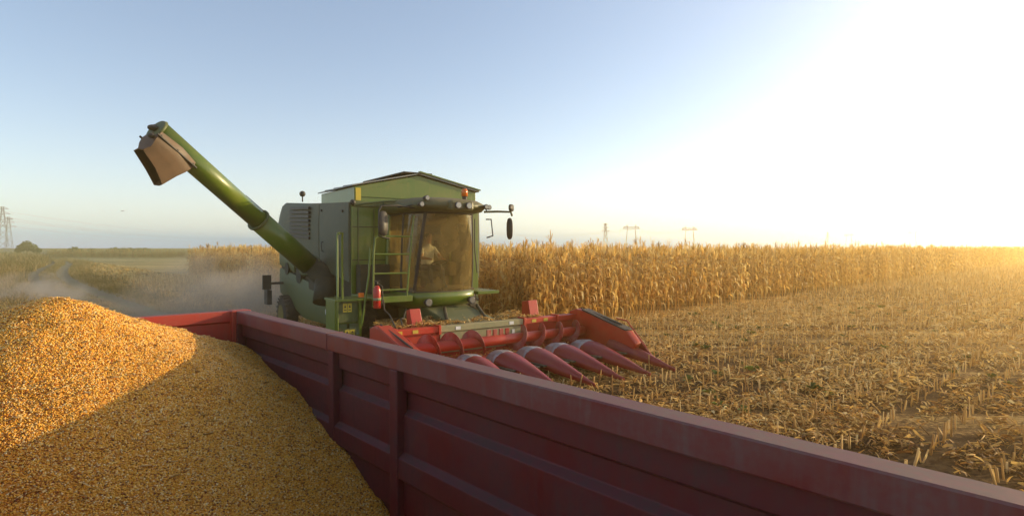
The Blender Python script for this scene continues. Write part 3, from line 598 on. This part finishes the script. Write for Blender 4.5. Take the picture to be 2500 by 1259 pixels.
loft('cab_roof',C,[roofring(.86,1.12,3.43),roofring(1.02,.82,3.47),roofring(1.08,.72,3.55),roofring(1.06,.76,3.64),roofring(.95,.98,3.73),roofring(.7,1.3,3.78)],M_roof)
def lamp(x,y,z,r,nm):
    cyl(nm+'_housing',C,(x,y+.12,z),(x,y-.03,z),r*.8,r*1.12,M_black,n=20); cyl(nm+'_lens',C,(x,y-.028,z),(x,y-.045,z),r,r*.85,M_lamp,n=20)
box('lamp_pod',C,-.62,.0,.62,.85,3.44,3.68,M_roof,.06)
for xx in(-.45,-.17): lamp(xx,.60,3.56,.075,'work_lamp')
for xx,yy in((-1.2,1.0),(.42,.86),(.6,1.0)): lamp(xx,yy-.08,3.57,.055,'work_lamp')
lamp(-1.05,.95,3.72,.055,'roof_lamp')
for xx in(-.85,.33):
    lamp(xx,1.27,1.34,.085,'head_lamp')
pipe('roof_bar',C,[(-1.5,1.5,3.52),(-1.1,1.05,3.6),(-.3,.75,3.68),(.5,1.0,3.6),(.95,1.5,3.5)],.015,M_black)
cyl('beacon_base',C,(.15,1.3,3.72),(.15,1.3,3.84),.05,.06,M_black,n=16); cyl('beacon_lens',C,(.15,1.3,3.84),(.15,1.3,4.02),.075,.055,M_orange,n=20,extra=[(.7,.075)])
cyl('side_lamp_post',C,(-1.95,7.3,4.0),(-1.95,7.3,4.18),.02,.02,M_black,n=8); ellip('side_lamp',C,(-1.95,7.3,4.24),(.09,.09,.09),M_black)
ellip('tank_lamp',C,(-2.1,2.7,3.68),(.07,.07,.07),M_black); pipe('tank_rail',C,[(-2.05,2.65,3.62),(-1.5,2.3,3.7),(-1.2,2.0,3.72)],.025,M_greenD)
def mirror(c,rx,rz,nm,ang):
    n_=24; rings=[]
    for off,sc_ in((-.035,.75),(-.02,.98),(.0,1.0),(.02,.96)):
        rings.append([Vector((math.copysign(abs(math.cos(2*math.pi*i/n_))**.7,math.cos(2*math.pi*i/n_))*rx*sc_,-off,math.copysign(abs(math.sin(2*math.pi*i/n_))**.7,math.sin(2*math.pi*i/n_))*rz*sc_)) for i in range(n_)])
    R_=Matrix.Rotation(ang,3,'Z'); rings=[[Vector(c)+R_@q for q in r_] for r_ in rings]
    loft(nm,C,rings,M_black)
pipe('mirror_arm_left',C,[(-1.2,1.25,3.5),(-1.7,1.0,3.52),(-2.1,1.0,3.5),(-2.16,1.0,3.4),(-2.16,1.0,2.85),(-1.9,1.05,2.8)],.02,M_black)
mirror((-2.08,.97,3.12),.12,.27,'left_mirror',.2)
pipe('mirror_arm_right',C,[(.65,1.2,3.48),(1.0,1.15,3.5),(1.38,1.1,3.5),(1.42,1.1,3.4)],.028,M_roof)
pipe('mirror_bracket_right',C,[(.7,1.2,3.3),(.82,1.15,3.3),(.85,1.12,2.9),(.72,1.2,2.85)],.018,M_black)
mirror((1.33,1.08,3.08),.08,.27,'right_mirror',-.9); mirror((1.36,1.05,3.60),.12,.09,'right_top_mirror',.5); pipe('mirror_stub',C,[(1.36,1.1,3.5),(1.36,1.08,3.6)],.02,M_black)
pipe('wiper',C,[(.38,1.2,3.3),(.32,1.12,2.6),(.42,1.16,2.0)],.014,M_black)
box('left_platform',C,-2.12,-1.2,1.45,2.78,1.44,1.5,M_green); box('right_platform',C,.66,1.3,1.5,2.78,1.44,1.52,M_green); box('platform_edge',C,-2.14,-1.18,1.40,1.45,1.38,1.52,M_green)
box('door_step_panel',C,-2.0,-1.25,2.5,2.78,1.5,2.2,M_core)
R=.022
pipe('guard_left_post',C,[(-2.12,1.45,1.3),(-2.1,1.45,2.45),(-2.06,1.45,2.82),(-1.96,1.45,2.86),(-1.2,1.42,2.86)],R,M_green)
pipe('guard_right_post',C,[(-1.15,1.38,3.35),(-1.2,1.40,2.86),(-1.32,1.42,1.5)],R,M_green)
for zz,xa,xb in((2.46,-2.09,-1.22),(2.03,-2.1,-1.26),(1.66,-2.11,-1.3)): pipe('guard_rung',C,[(xa,1.45,zz),(xb,1.42,zz)],R,M_green)
pipe('handrail_outer',C,[(-2.86,1.6,.8),(-2.86,1.6,2.86),(-2.84,1.62,2.92),(-2.7,1.72,2.92),(-2.7,1.75,2.8),(-2.7,1.75,1.35)],.024,M_green)
pipe('handrail_inner',C,[(-2.36,1.5,.9),(-2.2,1.48,2.0),(-2.16,1.47,2.6)],.022,M_green)
box('step_side',C,-2.92,-2.86,1.6,2.2,.62,1.45,M_green,.01); box('step_side',C,-2.38,-2.32,1.6,2.2,.62,1.45,M_green,.01)
box('step_front_plate',C,-2.86,-2.38,1.66,1.70,.98,1.42,M_greenD,.005)
for zz in(.66,.94,1.2): box('step_tread',C,-2.86,-2.38,1.6 if zz<.9 else 1.7,2.1,zz,zz+.035,M_green,.005)
box('step_top',C,-2.92,-2.12,1.55,2.3,1.44,1.49,M_green,.008)
for (xx,zz,ww,hh) in((-2.72,1.2,.2,.19),(-2.7,.68,.22,.14)):
    ya=1.598 if zz<1 else 1.659
    for k_ in(0,1):
        xa=xx+k_*ww*.52; box('warning_sticker',C,xa,xa+ww*.46,ya-.008,ya,zz,zz+hh,M_yel,0)
        cx_=xa+ww*.23; prism('warning_triangle',C,[(cx_-.025,zz+hh*.5),(cx_+.025,zz+hh*.5),(cx_,zz+hh*.85)],'y',ya-.012,ya-.0085,M_black,0)
        box('sticker_text_bar',C,cx_-.028,cx_+.028,ya-.012,ya-.0085,zz+hh*.2,zz+hh*.3,M_black,0)
box('sticker_plate',C,-2.76,-2.44,1.6,1.63,.66,.84,M_greenD,.003)
box('indicator_lamp',C,-2.42,-2.3,1.5,1.56,1.52,1.62,M_orange,.01)
cyl('extinguisher_bottle',C,(-2.08,1.32,1.28),(-2.08,1.32,1.78),.075,.03,M_ext,n=24,extra=[(.03,.085),(.8,.085),(.93,.06)])
cyl('extinguisher_label',C,(-2.08,1.32,1.45),(-2.08,1.32,1.51),.087,.087,M_beige,n=24)
cyl('extinguisher_valve',C,(-2.08,1.32,1.78),(-2.08,1.32,1.86),.028,.028,M_black,n=12); box('extinguisher_handle',C,-2.14,-2.0,1.30,1.34,1.86,1.89,M_black,.004)
pipe('extinguisher_hose',C,[(-2.05,1.32,1.82),(-1.97,1.28,1.75),(-1.97,1.27,1.5),(-2.0,1.26,1.35)],.012,M_black)
box('seat_base',C,-.62,-.08,1.95,2.45,1.85,2.05,M_seat,.05); box('seat_back',C,-.6,-.1,2.42,2.56,2.0,2.75,M_seat,.05); box('head_rest',C,-.48,-.22,2.45,2.55,2.78,2.98,M_seat,.04)
box('seat_pedestal',C,-.5,-.2,2.05,2.35,1.62,1.85,M_intr); box('armrest_console',C,.0,.2,1.8,2.5,1.9,2.25,M_intr,.03)
pipe('steering_column',C,[(-.35,1.45,1.62),(-.35,1.62,2.2)],.04,M_black)
cw=Vector((-.35,1.63,2.24)); q_=Vector((0,.35,1)).to_track_quat('Z','Y')
pipe('steering_wheel',C,[tuple(cw+q_@Vector((.19*math.cos(a),.19*math.sin(a),0))) for a in np.linspace(0,6.283,25)[:-1]],.016,M_black,cyc=True)
for a in(0,2.1,4.2): pipe('wheel_spoke',C,[tuple(cw),tuple(cw+q_@Vector((.19*math.cos(a),.19*math.sin(a),0)))],.01,M_black)
prism('feeder_house',C,[(.05,.35),(.05,.95),(2.9,1.45),(2.9,.8)],'x',-.85,.35,M_greenD,.03)
# --------- unloading auger
A0=Vector((-2.5,4.7,2.12))
Wt=Vector((-7.05,11.45,4.93)); Cm=Matrix.Translation((-.5,12.7,0))@Matrix.Rotation(TH,4,'Z'); T1=Cm.inverted()@Wt
dv=(T1-A0).normalized()
cyl('auger_tube',C,A0+dv*1.9,T1,.225,.225,M_green,n=40)
cyl('auger_sleeve',C,A0-dv*.1,A0+dv*2.0,.265,.255,M_green,n=40)
cyl('auger_flange',C,A0+dv*1.95,A0+dv*2.0,.285,.285,M_greenD,n=40)
cyl('auger_flange',C,A0+dv*.0,A0+dv*.07,.31,.31,M_greenD,n=40)
pipe('auger_rod',C,[A0+dv*1.2+Vector((0,0,.33)),A0+dv*2.4+Vector((0,0,.3))],.02,M_black)
cyl('auger_elbow',C,(-1.9,4.2,1.55),tuple(A0),.3,.28,M_core,n=28)
cyl('auger_elbow_lower',C,(-2.3,4.1,1.2),(-2.2,4.3,1.75),.32,.3,M_core,n=28)
cyl('auger_end_cap',C,T1,T1+dv*.05,.25,.22,M_greenD,n=32); cyl('auger_end_bearing',C,T1+dv*.05,T1+dv*.12,.07,.06,M_black,n=12)
side=dv.cross(Vector((0,0,1))).normalized(); dn=side.cross(dv).normalized()
if dn.z>0: dn=-dn
def sp_pt(al,dw,sd): return T1-dv*al+dn*dw+side*sd
rg=[]
for (a0,a1,d0,d1,w) in((-.02,.86,.08,.08,.235),(-.04,.86,.2,.2,.27),(-.03,.80,.33,.40,.25),(.0,.72,.45,.58,.21),(-.06,.62,.58,.88,.15)):
    am=a0*.45+a1*.55; dm=d0*.45+d1*.55
    rg.append([sp_pt(a0,d0,-w),sp_pt(am,dm-.03,-w*1.1),sp_pt(a1,d1,-w*.9),sp_pt(a1+.03,d1,0),sp_pt(a1,d1,w*.9),sp_pt(am,dm-.03,w*1.1),sp_pt(a0,d0,w),sp_pt(a0-.03,d0,0)])
o=loft('auger_spout',C,rg,M_spout,caps=False); so=o.modifiers.new('s','SOLIDIFY'); so.thickness=.02
e=o.modifiers.new('e','EDGE_SPLIT'); e.split_angle=math.radians(50)
for al in(.0,.4,.8):
    for sd in(-1,1): ellip('spout_bolt',C,sp_pt(al,.18,sd*.28),(.025,.025,.025),M_black,8,6)
pipe('spout_clamp',C,[sp_pt(-.08,.2,-.28),sp_pt(.9,.2,-.28)],.022,M_black); pipe('spout_clamp',C,[sp_pt(-.08,.2,.28),sp_pt(.9,.2,.28)],.022,M_black)
ellip('spout_bracket',C,sp_pt(-.1,.02,0),(.1,.1,.06),M_black,10,8); ellip('spout_bracket',C,sp_pt(-.1,.25,-.15),(.06,.06,.05),M_black,10,8)
# --------- header
M_red2=paint('worn_red_flighting',(0.38,0.03,0.02),dust=(0.5,0.4,0.33),amt=0.6,scale=4,rough=0.3,metal=.4,updust=.1)
box('header_back_sheet',C,-2.5,2.5,.0,.04,.32,.84,M_red,.006)
box('header_center_sheet',C,-1.25,.85,-.022,-.002,.40,.83,M_beige,.004)
for x0,x1,mm in((-2.55,-1.3,M_red),(-1.3,.9,M_beige),(.9,2.55,M_red)): box('header_top_beam',C,x0+.002,x1-.002,-.06,.16,.84,.97,mm,.012)
box('header_bottom_trough',C,-2.5,2.5,-.75,-.0,.28,.32,M_red,.006)
for xx in(-2.3,-1.32,.9,1.9): box('beam_bracket',C,xx,xx+.06,-.09,.18,.8,1.0,M_red,.01)
for xx,mm in((-2.25,M_yel),(-.9,M_white),(.5,M_white),(1.15,M_yel),(1.5,M_yel),(-1.9,M_yel)): box('header_sticker',C,xx,xx+.12,-.0665,-.0615,.87,.94,mm,0)
for xx in(-1.0,.6): box('reflector_plate',C,xx,xx+.07,-.03,-.0235,.55,.75,M_white,0)
AZ=.62
cyl('cross_auger_tube',C,(-2.42,-.42,AZ),(2.42,-.42,AZ),.11,.11,M_red,n=28)
def helix(name,x0,x1,pitch,hand,ri,ro):
    v=[];f=[];n_=int(abs(x1-x0)/pitch*28)
    for i in range(n_+1):
        t_=i/n_; a=hand*2*math.pi*(x1-x0)*t_/pitch; xx=x0+(x1-x0)*t_
        for rr,dx in((ri,-.005),(ro,-.005),(ro,.005),(ri,.005)): v.append((xx+dx,-.42+rr*math.cos(a),AZ+rr*math.sin(a)))
    for i in range(n_):
        for j in range(4): k=(j+1)%4; f.append((i*4+j,i*4+k,(i+1)*4+k,(i+1)*4+j))
    mk(name,v,f,M_red2,C,smooth=False)
helix('flighting_left',-2.4,-.45,.52,1,.1,.27); helix('flighting_right',.25,2.4,.52,-1,.1,.27)
for k_ in range(4): box('auger_paddle',C,-.35+k_*.16,-.25+k_*.16,-.44,-.40,.72,.86,M_red2,.004)
def snout(xc,w,y0,y1,z0,z1,nm,mat,hw=.26,blunt=.02):
    rings=[];n_=18; K=12
    for k in range(K+1):
        t_=k/K; yy=y0+(y1-y0)*t_
        ww=max(w*(1-t_**1.15)*(.93+.07*math.sin(math.pi*min(1,t_*2.2))),blunt); hh=max(hw*(1-t_**1.5),blunt*.8); zz=z0+(z1-z0)*t_
        if k==0: ww*=.96; hh*=.9
        rg_=[]
        for i in range(n_+1):
            a=math.pi*i/n_; rg_.append((xc+ww*math.cos(a),yy,zz+hh*math.sin(a)**.9))
        rg_+= [(xc-ww*.9,yy,zz-.05),(xc+ww*.9,yy,zz-.05)]
        rings.append(rg_)
    return loft(nm,C,rings,mat)
tips=[2.62,1.86,1.10,.34,-.42,-1.18,-1.94,-2.6]
for i,tx in enumerate(tips):
    end=(i in(0,len(tips)-1))
    o=snout(tx,.335 if not end else .26,-1.22,-2.98,.29,.10,'divider_snout',M_snout)
    e=o.modifiers.new('e','EDGE_SPLIT'); e.split_angle=math.radians(50)
    if not end:
        rings=[]
        for yy,ww,zt,zb in((-.70,.15,.42,.30),(-.90,.24,.51,.30),(-1.16,.29,.54,.29),(-1.24,.28,.52,.29)):
            rings.append([(tx-ww,yy,zb),(tx-ww,yy,zb+.06),(tx-ww*.75,yy,zt-.05),(tx-ww*.3,yy,zt),(tx+ww*.3,yy,zt),(tx+ww*.75,yy,zt-.05),(tx+ww,yy,zb+.06),(tx+ww,yy,zb)])
        loft('snout_hood',C,rings,M_steel,smooth=False,bevel=.01)
for i in range(len(tips)-1):
    xm=(tips[i]+tips[i+1])/2
    for sx in(-1,1): box('deck_plate',C,xm+sx*.035 if sx>0 else xm-.13,xm+.13 if sx>0 else xm-.035,-1.9,-.7,.27,.30,M_core,.004)
    box('row_unit_frame',C,xm-.09,xm+.09,-1.7,-.2,.15,.262,M_core,.01)
for sg,xe in((1,2.52),(-1,-2.72)):
    prism('end_divider_shield',C,[(.18,.25),(.18,1.02),(-.05,1.1),(-.3,1.08),(-1.75,.74),(-2.0,.50),(-1.9,.3),(-.6,.25)],'x',xe,xe+.2,M_red,.03,3)
    prism('end_divider_lip',C,[(-.3,1.085),(-1.72,.75),(-1.72,.78),(-.3,1.12)],'x',xe-.03,xe+.23,M_black if sg>0 else M_red,.008)
    prism('end_divider_skirt',C,[(-1.0,.3),(-1.0,.86),(-1.8,.66),(-2.3,.25)],'x',xe+(.2 if sg>0 else -.03),xe+(.23 if sg>0 else 0),M_snout,.006)
    pipe('divider_rod',C,[(xe+.1,-.15,1.12),(xe+.1,-.9,.98),(xe+.1,-1.5,.86)],.018,M_black)
pipe('divider_wand',C,[(2.66,-1.3,.98),(2.68,-1.6,.95),(2.7,-2.15,.42)],.016,M_red)
box('header_deck',C,-2.3,1.6,.16,1.25,.82,.9,M_core,.01)
prism('mount_bracket',C,[(.25,.92),(.55,.92),(.55,1.28),(.4,1.32)],'x',-1.75,-1.5,M_red,.01); prism('mount_bracket',C,[(.25,.92),(.6,.92),(.6,1.3),(.35,1.34)],'x',1.35,1.62,M_red,.01)
box('gear_case',C,-2.5,-2.05,.0,.4,.5,.83,M_red,.03); cyl('drive_pulley',C,(-2.62,.1,.72),(-2.5,.1,.72),.22,.22,M_red,n=24)
cyl('drive_shaft',C,(-2.3,.3,.85),(-.9,1.6,.9),.05,.05,M_black,n=12)
pipe('hose_1',C,[(-2.0,.2,1.0),(-1.9,.5,1.12),(-1.6,1.0,1.05),(-1.3,1.5,1.2)],.02,M_black); pipe('hose_2',C,[(-2.2,.1,1.0),(-2.1,.6,1.2),(-2.0,1.1,1.25),(-1.9,1.4,1.45)],.016,M_black)
for (a_,b_) in(((-.9,.3,1.0),(-.4,1.3,1.18)),((.1,.3,1.0),(.5,1.3,1.2))): cyl('lift_strut',C,a_,b_,.04,.04,M_core,n=12)
n=2600; xx=rng.uniform(-2.2,1.6,n); yy=rng.uniform(.0,1.25,n)
zz=.905+np.maximum(0,.10*np.array([noise.noise(Vector((a*2,b_*2,9)))+.3 for a,b_ in zip(xx,yy)]))+np.abs(rng.normal(0,.02,n))+np.where(yy<.16,.07,0)
Rm=np.einsum('nij,njk->nik',rotz(rng.uniform(0,6.28,n)),np.einsum('nij,njk->nik',roty(rng.normal(0,.35,n)),rotx(rng.normal(0,.6,n))))
o=scatter('crop_residue',LT,rng.integers(0,len(LT),n),np.stack([xx,yy,zz],1),Rm,.45+.45*rng.random(n),rng.uniform(.1,.9,n),M_lit,tjit=.05); o.parent=C
n=500; xx=rng.uniform(-2.4,2.4,n); yy=rng.uniform(-1.2,-.1,n)
o=scatter('trough_residue',LT,rng.integers(0,len(LT),n),np.stack([xx,yy,.34+np.abs(rng.normal(0,.03,n))],1),Rm[:n],.35+.4*rng.random(n),rng.uniform(.2,.9,n),M_lit,tjit=.05); o.parent=C
# ------------------------------------------------------------------ driver
M_skin=paint('skin',(0.45,0.24,0.15),amt=0,updust=0,rough=.5); M_shirt=paint('white_tshirt',(0.7,0.68,0.62),amt=.05,updust=0,rough=.9); M_jean=paint('work_trousers',(0.05,0.06,0.09),amt=.2,updust=0,rough=.9); M_hair=paint('hair',(0.04,0.025,0.015),amt=0,updust=0,rough=.7)
V=[];E=[];RR=[]
def jt(p,r,par=None):
    V.append(p); RR.append(r); 
    if par is not None: E.append((par,len(V)-1))
    return len(V)-1
ox=-.35
pel=jt((ox,2.28,2.12),(.15,.12)); sp1=jt((ox,2.27,2.3),(.15,.11),pel); chs=jt((ox,2.24,2.52),(.17,.12),sp1); nb=jt((ox,2.23,2.66),(.075,.07),chs); nk=jt((ox,2.22,2.73),(.055,.055),nb)
hd=jt((ox,2.2,2.81),(.075,.085),nk); ht=jt((ox,2.2,2.90),(.07,.085),hd)
for sg in(-1,1):
    sh=jt((ox+sg*.17,2.23,2.58),(.07,.07),chs); el=jt((ox+sg*.26,2.08,2.36),(.046,.046),sh); wr=jt((ox+sg*.19,1.84,2.34),(.03,.026),el); hn=jt((ox+sg*.185,1.77,2.33),(.038,.018),wr)
    for k in range(4):
        f1=jt((ox+sg*(.16+.016*k),1.72,2.335-.004*k),(.009,.009),hn); f2=jt((ox+sg*(.16+.016*k),1.695+.003*k,2.31),(.008,.008),f1); 
    t1=jt((ox+sg*.15,1.78,2.32),(.011,.011),hn); t2=jt((ox+sg*.135,1.75,2.305),(.009,.009),t1)
    hp=jt((ox+sg*.1,2.22,2.08),(.1,.095),pel); kn=jt((ox+sg*.17,1.82,2.12),(.065,.065),hp); an=jt((ox+sg*.16,1.72,1.72),(.045,.045),kn); ft=jt((ox+sg*.17,1.58,1.66),(.045,.035),an)
me=bpy.data.meshes.new('tmp'); me.from_pydata(V,E,[]); tmp=bpy.data.objects.new('tmp',me); COL.objects.link(tmp)
tmp.modifiers.new('sk','SKIN'); tmp.modifiers.new('sb','SUBSURF').levels=2
for i,sv in enumerate(me.skin_vertices[0].data): sv.radius=RR[i]; sv.use_root=(i==0)
bpy.context.view_layer.update()
dg=bpy.context.evaluated_depsgraph_get(); nm=bpy.data.meshes.new_from_object(tmp.evaluated_get(dg)); bpy.data.objects.remove(tmp)
Dr=empty('combine_driver',C.location,TH)
for m in(M_shirt,M_skin,M_jean): nm.materials.append(m)
for p in nm.polygons:
    c=p.center; p.use_smooth=True
    p.material_index=0
    if c.z>2.70: p.material_index=1
    elif abs(c.x-ox)>.12 and c.y<2.1 and c.z>2.24: p.material_index=1
    elif c.z<2.2: p.material_index=2
bo=bpy.data.objects.new('body',nm); COL.objects.link(bo); bo.parent=Dr
ellip('nose',Dr,(ox,2.105,2.85),(.014,.02,.02),M_skin,8,6)
for sg in(-1,1): ellip('eye',Dr,(ox+sg*.03,2.122,2.872),(.012,.008,.008),M_black,8,6); ellip('ear',Dr,(ox+sg*.078,2.21,2.855),(.012,.025,.032),M_skin,8,6)
ellip('mouth',Dr,(ox,2.117,2.812),(.025,.008,.006),M_ext,8,6)
ellip('hair',Dr,(ox,2.225,2.905),(.083,.098,.075),M_hair)
# ------------------------------------------------------------------ dust
md=bpy.data.materials.new('dust_haze'); md.use_nodes=True; nt=md.node_tree; nt.nodes.clear(); L=nt.links
o_=N(nt,'ShaderNodeOutputMaterial'); pv=N(nt,'ShaderNodeVolumePrincipled'); pv.inputs['Color'].default_value=(.92,.74,.57,1); pv.inputs['Anisotropy'].default_value=.2
tc=N(nt,'ShaderNodeTexCoord'); n1=N(nt,'ShaderNodeTexNoise'); n1.inputs['Scale'].default_value=2.2; n1.inputs['Detail'].default_value=4; L.new(tc.outputs['Object'],n1.inputs['Vector'])
ln=N(nt,'ShaderNodeVectorMath',operation='LENGTH'); L.new(tc.outputs['Object'],ln.inputs[0])
mr=N(nt,'ShaderNodeMapRange'); mr.inputs['From Min'].default_value=1; mr.inputs['From Max'].default_value=.1; L.new(ln.outputs['Value'],mr.inputs['Value'])
m2=N(nt,'ShaderNodeMapRange'); m2.inputs['From Min'].default_value=.38; m2.inputs['From Max'].default_value=.7; L.new(n1.outputs['Fac'],m2.inputs['Value'])
mu=N(nt,'ShaderNodeMath',operation='MULTIPLY'); L.new(mr.outputs[0],mu.inputs[0]); L.new(m2.outputs[0],mu.inputs[1])
mu2=N(nt,'ShaderNodeMath',operation='MULTIPLY'); mu2.inputs[1].default_value=.8; L.new(mu.outputs[0],mu2.inputs[0]); L.new(mu2.outputs[0],pv.inputs['Density']); L.new(pv.outputs[0],o_.inputs['Volume'])
def dust(loc,sc_,rz):
    bm=bmesh.new(); bmesh.ops.create_icosphere(bm,subdivisions=3,radius=1); me=bpy.data.meshes.new('dust_cloud'); bm.to_mesh(me); bm.free(); me.materials.append(md)
    o=bpy.data.objects.new('dust_cloud',me); COL.objects.link(o); o.location=loc; o.scale=sc_; o.rotation_euler=(0,0,rz)
dust((-10.0,20.5,.6),(3.8,5.5,2.1),math.radians(36)); dust((-21,25,.4),(2.4,4.5,1.3),math.radians(40))
mh=bpy.data.materials.new('air_haze'); mh.use_nodes=True; nt=mh.node_tree; nt.nodes.clear()
o_=N(nt,'ShaderNodeOutputMaterial'); vs=N(nt,'ShaderNodeVolumeScatter'); vs.inputs['Color'].default_value=(1,.62,.22,1); vs.inputs['Density'].default_value=.006; vs.inputs['Anisotropy'].default_value=.72
nt.links.new(vs.outputs[0],o_.inputs['Volume'])
v=[(x,y,z) for x in(-120,260) for y in(-15,330) for z in(-1,6.5)]
mk('air_haze',v,[(0,1,3,2),(4,6,7,5),(0,4,5,1),(2,3,7,6),(0,2,6,4),(1,5,7,3)],mh)
# ------------------------------------------------------------------ light
SAZ=math.radians(68); SEL=math.radians(12)
w=bpy.data.worlds.new('World'); scene.world=w; w.use_nodes=True; nt=w.node_tree; L=nt.links
sd=Vector((math.sin(SAZ)*math.cos(SEL),math.cos(SAZ)*math.cos(SEL),math.sin(SEL)))
sk=nt.nodes.new('ShaderNodeTexSky'); sk.sky_type='NISHITA'; sk.sun_disc=False; sk.sun_elevation=SEL; sk.sun_rotation=SAZ; sk.air_density=1.0; sk.dust_density=1.2; sk.ozone_density=1.5
bg=nt.nodes['Background']; bg.inputs[1].default_value=.15
tc=N(nt,'ShaderNodeTexCoord'); nrm=N(nt,'ShaderNodeVectorMath',operation='NORMALIZE'); L.new(tc.outputs['Generated'],nrm.inputs[0])
sx=N(nt,'ShaderNodeSeparateXYZ'); L.new(nrm.outputs[0],sx.inputs[0])
def M(op,a=None,b=None,va=None,vb=None):
    m=N(nt,'ShaderNodeMath',operation=op)
    if a is not None: L.new(a,m.inputs[0])
    if b is not None: L.new(b,m.inputs[1])
    if va is not None: m.inputs[0].default_value=va
    if vb is not None: m.inputs[1].default_value=vb
    return m.outputs[0]
zc=M('MAXIMUM',sx.outputs['Z'],vb=0)
inv=M('SUBTRACT',None,zc,va=1)
hz=M('POWER',inv,vb=7); hz2=M('POWER',inv,vb=40)
dt=N(nt,'ShaderNodeVectorMath',operation='DOT_PRODUCT'); dt.inputs[1].default_value=sd; L.new(nrm.outputs[0],dt.inputs[0])
dp=M('MAXIMUM',dt.outputs['Value'],vb=0)
g1=M('POWER',dp,vb=3); g2=M('POWER',dp,vb=9)
def scl(v,col):
    s=N(nt,'ShaderNodeVectorMath',operation='SCALE'); s.inputs[0].default_value=col; L.new(v,s.inputs['Scale']); return s.outputs[0]
def addv(a,b):
    s=N(nt,'ShaderNodeVectorMath',operation='ADD'); L.new(a,s.inputs[0]); L.new(b,s.inputs[1]); return s.outputs[0]
s2=N(nt,'ShaderNodeVectorMath',operation='SCALE'); s2.inputs['Scale'].default_value=1.4; L.new(sk.outputs[0],s2.inputs[0])
base=N(nt,'ShaderNodeVectorMath',operation='ADD'); base.inputs[1].default_value=(.8,.78,.9); L.new(s2.outputs[0],base.inputs[0])
t_=addv(base.outputs[0],scl(hz,(2.8,1.9,1.5))); t_=addv(t_,scl(hz2,(1.3,.7,.5))); t_=addv(t_,scl(g1,(1.2,.95,.6))); t_=addv(t_,scl(g2,(2.6,2.0,.9)))
L.new(t_,bg.inputs[0])
sl=bpy.data.lights.new('sun','SUN'); sl.energy=5; sl.angle=math.radians(.5); sl.color=(1,.72,.37)
so=bpy.data.objects.new('sun',sl); so.rotation_euler=sd.to_track_quat('Z','Y').to_euler(); COL.objects.link(so)
cam=bpy.data.cameras.new('camera'); cam.lens=20.16; cam.sensor_width=36; cam.clip_end=12000; cam.clip_start=.05
co=bpy.data.objects.new('camera',cam); co.location=(0,0,H); co.rotation_euler=(math.radians(90-1.0),0,0); COL.objects.link(co); scene.camera=co
scene.view_settings.view_transform='Standard'; scene.view_settings.look='None'; scene.view_settings.exposure=0
